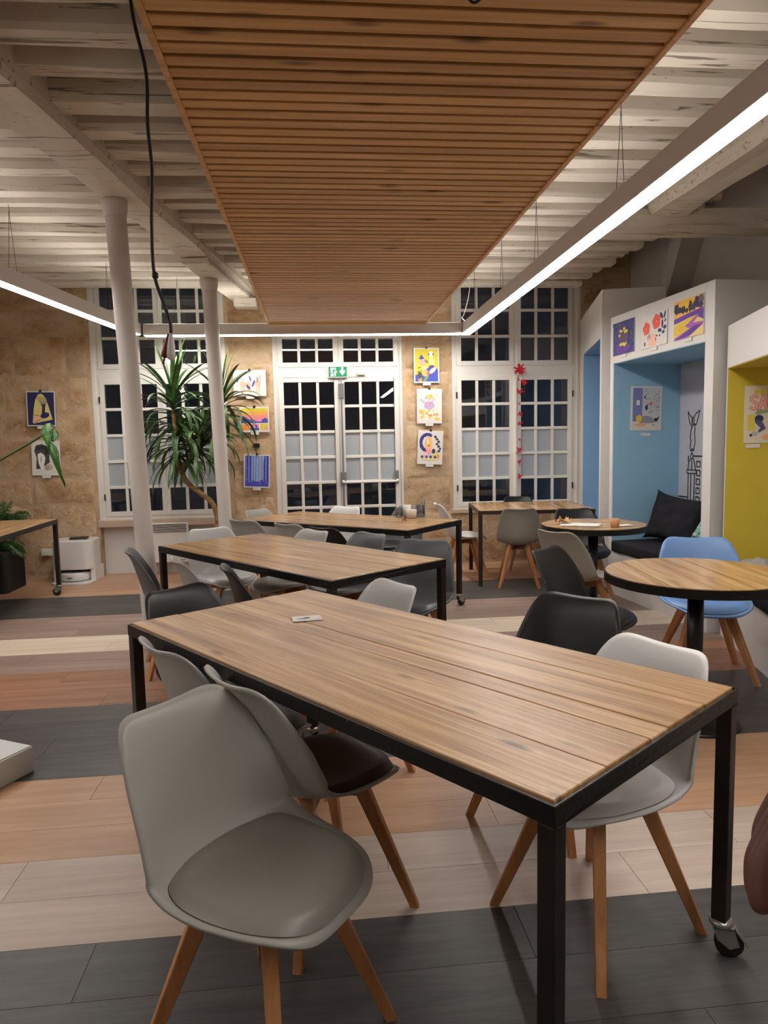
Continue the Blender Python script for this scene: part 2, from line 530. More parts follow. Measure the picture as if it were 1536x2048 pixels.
# ------------------------------------------------------------------ windows and door
GW = 0.565; BAR = 0.032; PW = (GW - 2 * BAR) / 3
def leaf_mesh(cols, rows, ph, kick=0.0, border=0.052):
    gh = rows * ph + (rows - 1) * BAR
    m = MB()
    w = GW
    # origin: lower left corner of the glass; front at y=0, back at y=0.045
    m.box(-border, 0, 0, 0.045, -border - kick, gh + border)
    m.box(w, w + border, 0, 0.045, -border - kick, gh + border)
    m.box(0, w, 0, 0.045, gh, gh + border)
    m.box(0, w, 0, 0.045, -border - kick, 0)
    if kick:
        m.box(0.05, w - 0.05, -0.012, 0, -kick + 0.02, -0.05)
    for i in range(1, cols):
        x = i * PW + (i - 1) * BAR
        m.box(x, x + BAR, 0.006, 0.04, 0, gh)
    for j in range(1, rows):
        z = j * ph + (j - 1) * BAR
        m.box(0, w, 0.004, 0.042, z, z + BAR)
    return m.mesh('casement', 'white_frame', 0.003, 1), gh
pane_cache = {}
def pane_mesh(ph, mat):
    k = (round(ph, 4), mat)
    if k not in pane_cache:
        pane_cache[k] = MB().box(-PW / 2 - 0.002, PW / 2 + 0.002, -0.003, 0.003, -ph / 2 - 0.002, ph / 2 + 0.002).mesh('pane', mat)
    return pane_cache[k]
PH_LOW = (1.40 - 4 * BAR) / 5
PH_UP = (0.845 - 2 * BAR) / 3
LOW, gh_low = leaf_mesh(3, 5, PH_LOW)
UP, gh_up = leaf_mesh(3, 3, PH_UP)
ROWS_D = 6
DOOR, gh_door = leaf_mesh(3, ROWS_D, PH_LOW, kick=0.32)
def put_leaf(name, me, parent, x, z, rows, ph, frosted=()):
    lf = inst(name, me, parent, (x, 7.942, z))
    for j in range(rows):
        for i in range(3):
            fr = j in frosted
            inst('frosted_pane' if fr else 'pane', pane_mesh(ph, 'frosted' if fr else 'night_glass'), lf,
                 (i * (PW + BAR) + PW / 2, 0.024, j * (ph + BAR) + ph / 2))
    return lf
def hinge(parent, x, z):
    MB().box(x - 0.007, x + 0.007, 7.930, 7.95, z - 0.035, z + 0.035).build('hinge', 'worn_steel', parent, bevel=0.003)
def window_frame(m, ox0, ox1, gx, zb, zt, head=3.225):
    f0, f1 = 7.952, 8.07
    m.box(ox0, gx[0] - 0.052, f0, f1, zb, head); m.box(gx[1] + GW + 0.052, ox1, f0, f1, zb, head)
    m.box(gx[0] + GW + 0.052, gx[1] - 0.052, f0, f1, zb, head)
    m.box(ox0 + 0.003, ox1 - 0.003, f0 - 0.003, f1 - 0.003, 2.115 + 0.052, 2.335 - 0.052)
    m.box(ox0 + 0.003, ox1 - 0.003, f0 - 0.003, f1 - 0.003, 3.18 + 0.052, head + 0.02)
    # moulded cover strip around the opening
    for a, b in ((ox0 - 0.02, ox0 + 0.022), (ox1 - 0.022, ox1 + 0.02)):
        m.box(a, b, 7.935, 8.0, zb, head + 0.02)
    m.box(ox0 - 0.02, ox1 + 0.02, 7.935, 8.0, head - 0.005, head + 0.03)
def make_window(name, ox0, ox1, gx, dz=0.0, label=None):
    m = MB(); window_frame(m, ox0, ox1, gx, 0.62, 3.22)
    m.box(ox0 + 0.003, ox1 - 0.003, 7.949, 8.067, 0.61, 0.715 - 0.052)
    # astragal over the meeting stiles
    xm = (gx[0] + GW + gx[1]) / 2
    m.box(xm - 0.018, xm + 0.018, 7.928, 7.945, 0.665, 2.165)
    w = struct(m.build(name, 'white_frame'), label)
    for k in (0, 1):
        put_leaf('casement', LOW, w, gx[k], 0.715, 5, PH_LOW, (1, 2))
        put_leaf('transom_light', UP, w, gx[k], 2.335, 3, PH_UP)
    for z in (0.88, 1.95):
        hinge(w, gx[0] - 0.055, z); hinge(w, gx[1] + GW + 0.055, z)
    MB().box(xm - 0.008, xm + 0.008, 7.915, 7.93, 0.68, 2.12).build('window_bolt', 'white_frame', w)
    MB().box(xm - 0.012, xm + 0.012, 7.90, 7.93, 1.28, 1.40).build('window_handle', 'white_frame', w, bevel=0.004)
    return w
make_window('window_1', -2.43, -1.0, (-2.32, -1.665), label='tall white multi-pane window behind the yucca')
make_window('window_2', 1.555, 3.045, (1.655, 2.352), label='tall white multi-pane window with a red garland')
# central glazed door
gxd = (-0.372, 0.309)
m = MB(); window_frame(m, -0.47, 0.965, gxd, 0.0, 3.22)
door = struct(m.build('door_1', 'white_frame'), 'tall white glazed double door with exit sign')
dz0 = 2.115 - gh_door
for k in (0, 1):
    lf = put_leaf('door_leaf', DOOR, door, gxd[k], dz0, ROWS_D, PH_LOW, (2, 3))
    put_leaf('transom_light', UP, door, gxd[k], 2.335, 3, PH_UP)
MB().tube([(0.275, 7.915, 0.15), (0.275, 7.915, 2.14)], 0.010).build('door_bolt_rod', 'grey_metal', door)
MB().box(0.245, 0.305, 7.90, 7.942, 1.93, 2.10).box(0.24, 0.31, 7.895, 7.942, 0.955, 1.10).build('door_lock_case', 'grey_metal', door, bevel=0.006)
MB().tube(smooth_path([(0.275, 7.87, 1.0), (0.30, 7.845, 0.985), (0.6, 7.84, 0.985), (0.86, 7.845, 0.985), (0.89, 7.87, 1.0)], 4), 0.013).build('panic_bar', 'white_frame', door)
MB().box(0.865, 0.905, 7.87, 7.942, 0.955, 1.11).build('panic_bar_bracket', 'grey_metal', door, bevel=0.008)

# ================================================================== CEILING
JZ = 3.12; CZ = 3.28
ceiling = struct(MB().box(-5.2, 2.97, -3.6, 8.3, CZ, CZ + 0.06).box(2.97, 3.85, -3.6, 8.3, 3.62, 3.68).box(2.95, 2.97, -3.6, 8.3, CZ, 3.66).build('ceiling', 'plaster'), 'white plastered ceiling between old timber joists')
def beam_x(y):
    return -1.233 + 0.1493 * (y - 4.89)
def rough_timber(p0, p1, w, h, amp, seed, seg=0.12, sag=0.0):
    """timber along p0->p1 (top face centre line), width w, height h downward, hewn surface"""
    p0, p1 = Vector(p0), Vector(p1)
    d = p1 - p0; n = max(2, int(d.length / seg)); d.normalize()
    s_ = Vector((-d.y, d.x, 0)).normalized()
    prof = [(-.5, 0), (-.5, -.35), (-.5, -.8), (-.42, -1), (0, -1), (.42, -1), (.5, -.8), (.5, -.35), (.5, 0)]
    V = []; F = []; k = len(prof)
    for i in range(n + 1):
        t = i / n
        c = p0.lerp(p1, t)
        for j, (a, b) in enumerate(prof):
            q = noise.noise(Vector((t * d.length * 0 + i * seg * 1.7 + seed, j * 0.8, seed))) * amp
            q2 = noise.noise(Vector((i * seg * 1.1, j * 1.3 + seed, seed * 2))) * amp * 1.3
            V.append(c + s_ * (a * w + q * (1 if abs(a) > .3 else 0)) + Vector((0, 0, b * h + (q2 if b < -.6 else 0))))
    for i in range(n):
        for j in range(k - 1):
            a = i * k + j
            F.append((a, a + 1, a + k + 1, a + k))
        F.append((i * k + k - 1, i * k, (i + 1) * k, (i + 1) * k + k - 1))
    F.append(tuple(range(k))); F.append(tuple(reversed(range(n * k, (n + 1) * k))))
    return MB().add(V, F)
rj = random.Random(3)
for k in range(-6, 17):
    yf = 2.96 + 0.302 * k
    wj = rj.uniform(0.125, 0.165); hj = rj.uniform(0.14, 0.175)
    yc = yf - wj / 2
    bx = beam_x(yc)
    skew = rj.uniform(-0.03, 0.03)
    rough_timber((-5.0, yc - skew, CZ + 0.005), (bx - 0.12, yc, CZ + 0.005), wj, hj, 0.013, k * 3.1).build('ceiling_joist', 'joist_paint', ceiling)
    xr = 2.50 if yc < 4.9 else 2.95
    rough_timber((bx + 0.12, yc, CZ + 0.005), (xr, yc + skew, CZ + 0.005), wj, hj, 0.013, k * 5.7 + 1).build('ceiling_joist', 'joist_paint', ceiling)
beam = rough_timber((beam_x(-3.4), -3.4, CZ + 0.004), (beam_x(7.95), 7.95, CZ + 0.004), 0.28, CZ - 3.04, 0.02, 4.0, 0.15).build('ceiling_beam', 'joist_paint')
tag(beam, 'thick white-painted timber beam carried by the two round columns', 'beam')
plate = rough_timber((beam_x(6.3), 6.3, 3.04), (beam_x(7.95), 7.95, 3.04), 0.24, 0.045, 0.008, 9.0).build('bearing_plate', 'joist_paint', beam)
MB().box(-0.86, -0.62, 7.72, 7.95, 2.91, 3.0).build('corbel', 'joist_paint', beam, bevel=0.01)
beam_r = rough_timber((2.58, -3.4, CZ + 0.004), (2.57, 4.98, CZ + 0.004), 0.30, CZ - 3.0, 0.02, 14.0, 0.15).build('ceiling_beam', 'joist_paint')
tag(beam_r, 'white-painted timber beam above the alcoves at the right', 'beam')
tie = rough_timber((2.15, 5.12, 3.06), (3.66, 5.05, 3.06), 0.22, 0.13, 0.03, 21.0, 0.08).build('tie_timber', 'joist_paint')
tag(tie, 'short gnarled white timber carrying the right beam end', 'timber')
for x_ in (2.44, 2.78): MB().box(x_, x_ + 0.06, 4.96, 5.14, 3.05, 3.24).build('iron_strap', 'joist_paint', tie, bevel=0.01)
brace = MB()
for (y0, z0, y1, z1) in ((6.93, 2.5, 6.30, 3.62),):
    brace.frustum((3.60, y0, z0), (3.60, y1, z1), (0.10, 0.17), (0.10, 0.17), up=(1, 0, 0))
tag(brace.build('wall_brace', 'plaster_dim'), 'plastered diagonal brace on the wall above the alcoves', 'brace')

# columns
def column(name, base, top, rad, label):
    t = thing(name, label, 'column', (base[0], base[1], 0), 0, 'round columns under the beam')
    dx, dy = top[0] - base[0], top[1] - base[1]
    H = top[2]
    pts, rr = [], []
    for i, (f, r) in enumerate(((0.0, 1.0), (0.02, 1.0), (0.3, 1.0), (0.6, 1.02), (0.93, 1.08), (0.955, 1.10), (0.975, 1.14))):
        pts.append((dx * f, dy * f, H * f)); rr.append(rad * r)
    MB().tube(pts, rr, 28).build('shaft', 'column_paint', t, smooth=True)
    MB().tube([(dx * .962, dy * .962, H * .962), (dx * .975, dy * .975, H * .975), (dx * .985, dy * .985, H * .985), (dx, dy, H)], [rad * 1.10, rad * 1.26, rad * 1.34, rad * 1.34], 28).build('capital', 'column_paint', t, smooth=True)
    MB().lathe([(rad * 1.25, 0), (rad * 1.25, 0.02), (rad * 1.02, 0.035)], 28).build('base_ring', 'column_paint', t, smooth=True)
    return t
column('column', (-1.205, 4.95), (-1.293, 4.89, 3.045), 0.062, 'nearer white round column beside the long table')
column('column', (-0.918, 6.90), (-0.993, 6.90, 3.0), 0.064, 'farther white round column in front of the yucca')

# slatted pine panel
PX0, PX1, PZ, PY0, PY1 = -0.48, 1.162, 2.65, 0.85, 7.325
panel = thing('slatted_ceiling_panel', 'suspended pine slat panel over the long tables', 'ceiling panel', ((PX0 + PX1) / 2, (PY0 + PY1) / 2, PZ))
hw, hl = (PX1 - PX0) / 2, (PY1 - PY0) / 2
slat_me = MB().box(-hw + 0.022, hw - 0.022, -0.0268, 0.0268, 0.0, 0.018).mesh('slat', 'pine_slat', 0.002, 1)
ns = int((2 * hl - 0.04) / 0.0721)
for i in range(ns):
    inst('slat', slat_me, panel, (0, hl - 0.03 - 0.0721 * (i + 0.5), random.uniform(0, 0.0015)))
MB().box(-hw + 0.022, hw - 0.022, -hl + 0.01, hl - 0.01, 0.019, 0.05).build('backing_board', 'felt_black', panel)
for sx in (-1, 1):
    MB().box(sx * hw - 0.011 - (0.011 if sx > 0 else -0.011), sx * hw + 0.011 - (0.011 if sx > 0 else -0.011), -hl, hl, -0.006, 0.07).build('edge_board', 'pine_slat', panel, bevel=0.002)
MB().box(-hw + 0.022, hw - 0.022, hl - 0.02, hl, -0.002, 0.07).build('edge_board', 'pine_slat', panel, bevel=0.002)
MB().box(-hw + 0.022, hw - 0.022, -hl, -hl + 0.02, -0.002, 0.07).build('edge_board', 'pine_slat', panel, bevel=0.002)
for yy in (-2.4, 0, 2.4):
    for xx in (-0.6, 0.6):
        MB().tube([(xx, yy, 0.05), (xx, yy, CZ - PZ)], 0.004, 6).build('hanger_rod', 'worn_steel', panel)

# suspended LED lights
def linear_light(label, a, b, wires, zb=2.55, w=0.105, h=0.115, endcap=True):
    a, b = Vector((a[0], a[1], 0)), Vector((b[0], b[1], 0))
    ln = (b - a).length
    rz = math.atan2(b.y - a.y, b.x - a.x)
    t = thing('linear_light', label, 'light', (a.x, a.y, zb), rz, 'suspended LED lights')
    MB().box(0, ln, -w / 2, w / 2, 0.004, h).build('housing', 'light_housing', t, bevel=0.004)
    MB().box(0.006, ln - 0.006, -w / 2 + 0.008, w / 2 - 0.008, 0.0, 0.0045).build('diffuser', 'led_strip', t)
    MB().box(0.02, ln - 0.02, -w / 2 + 0.02, w / 2 - 0.02, h - 0.001, h + 0.003).build('added_uplight_strip', 'added_uplight', t)  # glowing strip added on top of the housing to lift the ceiling brightness
    for s in wires:
        MB().box(s - 0.06, s + 0.06, -0.012, 0.012, h - 0.002, h + 0.012).build('wire_clip', 'zinc', t)
        MB().tube([(s - 0.05, 0, h), (s, 0, 3.0 - zb + 0.09)], 0.0016, 5).tube([(s + 0.05, 0, h), (s, 0, 3.0 - zb + 0.09), (s, 0, CZ - zb - 0.002)], 0.0016, 5).build('suspension_wire', 'worn_steel', t)
    return t
lr = linear_light('long white LED light hung along the right of the slat panel', (1.60, 7.45), (1.585, -1.2), (0.45, 1.5, 2.45, 3.85, 5.4, 7.2))
linear_light('white LED light across the windows below the slat panel end', (-1.735, 7.415), (1.54, 7.395), (0.35, 1.35, 2.4))
linear_light('long white LED light hung over the left aisle behind the columns', (-1.80, 7.345), (-3.05, -0.9), (0.6, 2.1, 3.6, 5.6))
MB().tube(smooth_path([(0.02, 0.02, 0.12), (0.12, -0.06, 0.16), (0.35, -0.09, 0.15), (0.55, -0.08, 0.30), (0.62, -0.06, 0.6)], 6), 0.004, 6).build('power_cable', 'light_housing', lr)

# hanging cable with plugs
cb = thing('hanging_cable', 'black cable hanging beside the slat panel with a red and a white plug', 'cable', (-0.466, 2.15, 1.758))
cb.scale = (0.717, 0.717, 0.717)
path = [(-0.03, 0, 2.11), (-0.038, 0, 1.6), (-0.036, 0, 1.25), (0.008, 0, 1.0), (0.004, 0.0, 0.80), (0.012, 0, 0.62), (0.0, 0, 0.42), (0.0, 0, 0.22), (0.032, 0, 0.1), (0.055, 0, 0.02), (0.054, 0, -0.04)]
MB().tube(smooth_path(path, 6), 0.0072, 8).build('cord', 'cable_black', cb, smooth=True)
MB().lathe([(0.004, -0.016), (0.013, -0.008), (0.013, 0.008), (0.004, 0.016)], 12, Matrix.Translation((0.004, 0, 0.21))).build('cable_joint', 'cable_black', cb, smooth=True)
def plug(prof, off, tilt):
    return Matrix.Translation(off) @ Matrix.Rotation(tilt, 4, 'Y')
MB().lathe([(0.007, 0.01), (0.010, -0.005), (0.016, -0.04), (0.017, -0.075), (0.014, -0.088), (0.004, -0.09)], 14, plug(0, (0.046, 0.0, -0.035), 0.24)).box(-0.003, 0.003, -0.004, 0.004, -0.115, -0.085, plug(0, (0.046, 0, -0.035), 0.24)).build('red_plug', 'red_plug', cb, smooth=True, label='dark red plug')
MB().lathe([(0.007, 0.01), (0.010, -0.005), (0.016, -0.04), (0.018, -0.075), (0.015, -0.095), (0.005, -0.098)], 14, plug(0, (0.058, -0.012, -0.035), 0.05)).build('white_plug', 'heater_white', cb, smooth=True, label='white plug')
lp = MB().tube(smooth_path([(-0.03, 0, 0.05), (-0.028, 0, 0.0), (-0.012, 0, -0.026), (0.006, 0, -0.024), (0.026, 0, 0.0), (0.03, 0, 0.05)], 5), 0.004, 6).build('cable_loop', 'cable_black', None, (0.475, 2.035, 2.655), smooth=True)
tag(lp, 'small dark cable loop poking out under the slat panel', 'cable')

# ================================================================== ALCOVES
def alcove(name, far, near, H, a0, a1, zb, zt, depth, liner, label, back='white_paint'):
    fx, fy = far; nx_, ny_ = near
    L = math.hypot(nx_ - fx, ny_ - fy); rz = math.atan2(ny_ - fy, nx_ - fx)
    t = thing(name, label, 'alcove', (fx, fy, 0), rz, 'house-shaped seating alcoves')
    D = depth + 0.06
    MB().box(0, a0, 0, D, 0, H).build('far_post', 'white_paint', t, bevel=0.002)
    MB().box(a1, L, 0, D, 0, H).build('near_post', 'white_paint', t, bevel=0.002)
    MB().box(a0, a1, 0, D, zt, H).build('header', 'white_paint', t)
    MB().box(a0, a1, 0.004, D, 0, zb).build('bench_base', 'white_paint', t)
    MB().box(a0, a1, depth, D, zb, zt).build('back_panel', back, t)
    MB().box(a0, a0 + 0.006, 0.004, depth, zb, zt).build('side_lining', liner, t)
    MB().box(a1 - 0.006, a1, 0.004, depth, zb, zt).build('side_lining', liner, t)
    MB().box(a0 + 0.006, a1 - 0.006, 0.004, depth, zt - 0.006, zt).build('ceiling_lining', liner, t)
    return t, rz, L
A1, RZ1, L1 = alcove('alcove', (3.035, 7.88), (2.63, 6.30), 2.775, 0.28, 1.545, 0.39, 2.354, 0.50, 'blue_alcove_deep', 'tall white alcove with deep blue lining beside the garland window', 'blue_alcove_deep')
A2, RZ2, L2 = alcove('alcove', (2.638, 6.12), (2.745, 4.65), 2.485, 0.055, 1.375, 0.39, 2.08, 0.655, 'blue_alcove', 'white alcove with light blue lining, a mural and three prints above', 'mural_white')
A3, RZ3, L3 = alcove('alcove', (2.815, 4.60), (2.33, 2.86), 2.16, 0.012, 1.72, 0.37, 1.877, 0.60, 'yellow_alcove', 'white alcove with yellow lining at the right edge')

def in_alcove(A, x, y, z):
    r = A.rotation_euler.z
    return (A.location.x + x * math.cos(r) - y * math.sin(r), A.location.y + x * math.sin(r) + y * math.cos(r), z)

# ---------------------------------------------------------------- flat prints
class Art:
    """flat print, drawn in metres from the lower left corner on the local XZ plane, facing -Y"""
    def __init__(s, w, h):
        s.w, s.h = w, h; s.m = MB(); s.k = 0; s.clip = True
    def poly(s, pts, col):
        s.k += 1
        y = -0.0004 - 0.00006 * s.k
        if s.clip: pts = [(min(1, max(0, x)), min(1, max(0, z))) for x, z in pts]
        P = [((x - .5) * s.w, y, (z - .5) * s.h) for x, z in pts]
        area = sum(pts[i][0] * pts[(i + 1) % len(pts)][1] - pts[(i + 1) % len(pts)][0] * pts[i][1] for i in range(len(pts)))
        idx = tuple(range(len(P))) if area > 0 else tuple(reversed(range(len(P))))
        s.m.add(P, [idx], col); return s
    def rect(s, x0, z0, x1, z1, col):
        return s.poly([(x0, z0), (x1, z0), (x1, z1), (x0, z1)], col)
    def ell(s, cx, cz, rx, rz, col, n=18, wob=0.0, rot=0.0):
        pts = []
        for k in range(n):
            a = 2 * PI * k / n; q = 1 + wob * math.sin(a * 5 + cx * 30)
            x, z = rx * q * math.cos(a), rz * q * math.sin(a)
            pts.append((cx + x * math.cos(rot) - z * math.sin(rot), cz + x * math.sin(rot) + z * math.cos(rot)))
        return s.poly(pts, col)
    def line(s, pts, wid, col):
        """stroke, width in metres"""
        for (x0, z0), (x1, z1) in zip(pts[:-1], pts[1:]):
            ax, az, bx, bz = x0 * s.w, z0 * s.h, x1 * s.w, z1 * s.h
            dx, dz = bx - ax, bz - az; l = math.hypot(dx, dz) or 1
            nx, nz = -dz / l * wid / 2, dx / l * wid / 2; ex, ez = dx / l * wid / 3, dz / l * wid / 3
            q = [(ax - ex + nx, az - ez + nz), (ax - ex - nx, az - ez - nz), (bx + ex - nx, bz + ez - nz), (bx + ex + nx, bz + ez + nz)]
            s.poly([(x / s.w, z / s.h) for x, z in q], col)
        return s
    def build(s, parent, loc=(0, 0, 0), name='print', label=None):
        return s.m.build(name, 'print', parent, loc, label=label)

def poster(label, loc, rz, w, h, tilt=0.0, sheet='paper', clip=True, caption=(0.0, 0.0), group='art prints on the walls'):
    s = MB().box(-w / 2, w / 2, -0.0004, 0.004, -h / 2, h / 2).build('poster', sheet, None, loc, (0, tilt, rz))
    tag(s, label, 'poster', group)
    if clip:
        MB().box(-0.012, 0.012, -0.006, 0.008, h / 2 - 0.010, h / 2 + 0.012).build('bulldog_clip', 'black_plastic', s)
        MB().tube([(0, 0.004, h / 2 + 0.01), (0.004, 0.008, h / 2 + 0.045), (0, 0.012, h / 2 + 0.07)], 0.0012, 4).build('hanging_thread', 'worn_steel', s)
    if caption is not None:
        cx, cz = caption
        MB().box(cx - 0.045, cx + 0.045, -0.001, 0.003, -h / 2 - 0.028 + cz, -h / 2 - 0.002 + cz).build('caption_card', 'paper', s)
    return s
NAVY = S(40, 40, 96); YEL = S(222, 206, 60); PALEY = S(226, 212, 130); ORG = S(238, 150, 60); PINK = S(238, 160, 160); CORAL = S(240, 100, 86)
VIO = S(120, 60, 170); BLUE = S(60, 76, 170); LILAC = S(196, 172, 208); BLK = S(34, 32, 36); WHT = S(236, 233, 226); GRN = S(110, 150, 70); PEACH = S(246, 190, 160)
PY = 7.893
# left pair
p = poster('navy print of a dark deer figure on a yellow arch, left wall', (-2.978, PY, 1.862), 0, 0.297, 0.375, 0.02)
a = Art(0.277, 0.352); a.rect(0, 0, 1, 1, NAVY)
a.poly([(0.17, 0.08), (0.2, 0.3), (0.24, 0.55), (0.3, 0.78), (0.4, 0.92), (0.5, 0.96), (0.6, 0.93), (0.7, 0.82), (0.78, 0.6), (0.86, 0.36), (0.92, 0.17), (0.55, 0.11), (0.22, 0.05)], PALEY)
a.poly([(0.2, 0.1), (0.24, 0.3), (0.45, 0.28), (0.6, 0.2)], PEACH)
a.ell(0.64, 0.30, 0.17, 0.09, NAVY, rot=0.2); a.poly([(0.52, 0.3), (0.55, 0.58), (0.66, 0.58), (0.64, 0.36)], NAVY); a.ell(0.6, 0.6, 0.08, 0.035, NAVY)
for k in range(9):
    x = 0.40 + k * 0.05
    a.line([(0.52 + k * 0.02, 0.62), (x, 0.78), (x + (k - 4) * 0.012, 0.88)], 0.004, NAVY)
a.line([(0.25, 0.08), (0.6, 0.24)], 0.005, NAVY); a.line([(0.22, 0.32), (0.36, 0.3), (0.5, 0.26)], 0.005, BLK); a.ell(0.36, 0.41, 0.06, 0.04, ORG); a.ell(0.36, 0.41, 0.045, 0.028, PALEY)
a.build(p)
p = poster('black and white print of a dark-haired torso, behind the monstera leaf', (-2.96, PY, 1.33), 0, 0.297, 0.38, 0.03, clip=False)
a = Art(0.23, 0.30); a.poly([(0.02, 0.75), (0.1, 0.95), (0.35, 1.0), (0.6, 0.93), (0.72, 0.72), (0.7, 0.5), (0.72, 0.35), (0.3, 0.1), (0.08, 0.1), (0.12, 0.5)], S(70, 68, 72))
a.ell(0.2, 0.85, 0.12, 0.08, S(50, 48, 52), wob=.2); a.ell(0.45, 0.88, 0.14, 0.08, S(44, 42, 46), wob=.2); a.ell(0.6, 0.75, 0.1, 0.12, S(40, 40, 44), wob=.2)
a.poly([(0.16, 0.62), (0.3, 0.7), (0.45, 0.62), (0.52, 0.5), (0.46, 0.28), (0.42, 0.06), (0.3, 0.1), (0.2, 0.3)], WHT)
a.ell(0.32, 0.45, 0.02, 0.12, S(120, 118, 120)); a.poly([(0.45, 0.2), (0.7, 0.3), (0.85, 0.2), (0.8, 0.06), (0.5, 0.05)], S(190, 182, 160))
for k in range(6): a.ell(0.55 + 0.05 * (k % 3), 0.1 + 0.07 * (k // 3), 0.035, 0.025, S(170, 130, 90))
a.build(p, (-0.01, 0, 0.0))
# between left window and door
p = poster('white print with blue and orange horses, top print left of the door', (-0.738, PY, 2.11), 0, 0.357, 0.287, 0.0)
a = Art(0.30, 0.22)
for (x, z, sx) in ((0.25, 0.45, 0.12), (0.47, 0.42, 0.08), (0.80, 0.45, 0.09)):
    a.ell(x, z, sx, 0.16, S(244, 178, 150), rot=0.3)
    for q in (-0.06, 0.0, 0.06): a.line([(x + q, z - 0.1), (x + q - 0.01, 0.06)], 0.008, S(240, 170, 140))
a.poly([(0.78, 0.5), (0.84, 0.9), (0.93, 0.86), (0.9, 0.5)], S(244, 178, 150)); a.ell(0.78, 0.66, 0.02, 0.16, S(90, 92, 150))
a.ell(0.06, 0.66, 0.03, 0.13, S(70, 72, 150)); a.ell(0.52, 0.72, 0.03, 0.15, S(90, 92, 160), rot=0.2); a.ell(0.64, 0.48, 0.045, 0.18, S(90, 92, 160), rot=-0.3); a.ell(0.44, 0.30, 0.05, 0.14, S(70, 72, 150), rot=0.4)
a.line([(0.1, 0.68), (0.3, 0.7)], 0.004, S(90, 92, 150)); a.build(p)
p = poster('sunset landscape print in yellow, pink and blue, left of the door', (-0.70, PY, 1.708), 0, 0.325, 0.28, 0.0)
a = Art(0.295, 0.25); a.rect(0, 0, 1, 1, YEL); a.rect(0, 0.34, 1, 0.86, S(240, 176, 80)); a.rect(0, 0.34, 1, 0.72, S(240, 150, 130)); a.rect(0, 0.34, 1, 0.56, S(236, 140, 170))
a.poly([(0, 0.34), (0, 0.62), (0.1, 0.66), (0.3, 0.5), (0.5, 0.48), (0.55, 0.42), (0.74, 0.4), (0.8, 0.52), (0.9, 0.58), (1, 0.5), (1, 0.34)], S(76, 84, 160))
a.rect(0, 0.0, 1, 0.34, WHT); a.rect(0.0, 0.02, 0.30, 0.31, ORG); a.rect(0.33, 0.02, 0.66, 0.31, S(238, 140, 200)); a.rect(0.33, 0.02, 0.66, 0.12, BLUE); a.rect(0.7, 0.02, 1, 0.31, YEL)
a.poly([(0.8, 0.02), (1, 0.02), (1, 0.26)], PINK); a.ell(0.57, 0.18, 0.025, 0.09, BLUE); a.build(p)
p = poster('blue forest print with pale tree trunks, lowest print left of the door', (-0.695, PY, 1.133), 0, 0.29, 0.372, 0.045)
a = Art(0.262, 0.345); a.rect(0, 0, 1, 1, S(74, 78, 190)); ra = random.Random(2)
a.poly([(0.3, 0.22), (0.28, 0.8), (0.3, 1), (0.82, 1), (0.78, 0.8), (0.76, 0.25), (0.55, 0.15)], S(150, 180, 224))
for k in range(16):
    x = 0.04 + k * 0.06; a.line([(x + ra.uniform(-.01, .01), ra.uniform(0.12, 0.2)), (x, 1.0)], ra.uniform(0.003, 0.008), S(48, 50, 140) if k % 2 else S(170, 186, 232))
for k in range(26):
    x, z = ra.uniform(0.02, 0.95), ra.uniform(0.03, 0.6)
    if 0.33 < x < 0.7 and z > 0.25: continue
    a.line([(x, z), (x + ra.uniform(-.06, .06), z + ra.uniform(0.0, 0.05))], 0.003, S(190, 176, 236))
a.build(p)
bx = MB().box(-0.036, 0.036, -0.014, 0.028, -0.024, 0.024).build('wall_sensor_box', 'black_plastic', None, (-0.692, 7.90, 1.42), bevel=0.004)
tag(bx, 'small black box on the stone between two prints', 'box')
# between door and right window
p = poster('yellow and blue cartoon print, top print right of the door', (1.246, PY, 2.284), 0, 0.29, 0.39, 0.0)
a = Art(0.262, 0.362); a.rect(0, 0, 1, 1, S(208, 192, 48)); a.poly([(0, 0), (0, 0.2), (0.2, 0.25), (0.5, 0.4), (0.7, 0.48), (0.95, 0.4), (1, 0.35), (1, 0)], S(64, 80, 176))
a.poly([(0.32, 0), (0.45, 0.18), (0.6, 0.16), (0.45, 0)], GRN); a.ell(0.22, 0.06, 0.08, 0.08, ORG)
a.ell(0.30, 0.6, 0.12, 0.12, PINK); a.poly([(0.16, 0.7), (0.28, 0.84), (0.4, 0.72), (0.3, 0.68)], BLUE); a.ell(0.69, 0.84, 0.12, 0.09, WHT); a.ell(0.6, 0.84, 0.03, 0.045, S(90, 96, 120)); a.ell(0.79, 0.84, 0.03, 0.045, S(90, 96, 120))
a.ell(0.72, 0.62, 0.14, 0.14, PALEY); a.ell(0.5, 0.62, 0.1, 0.05, S(140, 128, 80), rot=-.4); a.ell(0.76, 0.34, 0.16, 0.07, WHT, rot=0.5); a.ell(0.45, 0.26, 0.16, 0.1, S(240, 170, 110)); a.ell(0.57, 0.26, 0.06, 0.07, CORAL)
a.ell(0.2, 0.2, 0.09, 0.11, S(84, 74, 60)); a.ell(0.72, 0.46, 0.12, 0.05, S(90, 60, 140)); a.ell(0.4, 0.42, 0.14, 0.05, PEACH); a.line([(0.12, 0.42), (0.24, 0.44)], 0.008, BLK); a.line([(0.08, 0.3), (0.3, 0.34)], 0.006, BLK)
a.build(p)
p = poster('pale print with orange blossoms and a lilac creature, middle print right of the door', (1.272, PY, 1.826), 0, 0.288, 0.39, 0.01)
a = Art(0.25, 0.34); rb = random.Random(8)
a.ell(0.5, 0.52, 0.24, 0.14, LILAC, wob=.1); a.poly([(0.05, 0.72), (0.3, 0.55), (0.35, 0.6), (0.1, 0.76)], LILAC); a.ell(0.5, 0.82, 0.16, 0.07, S(240, 206, 90), wob=.2); a.ell(0.35, 0.78, 0.06, 0.06, LILAC)
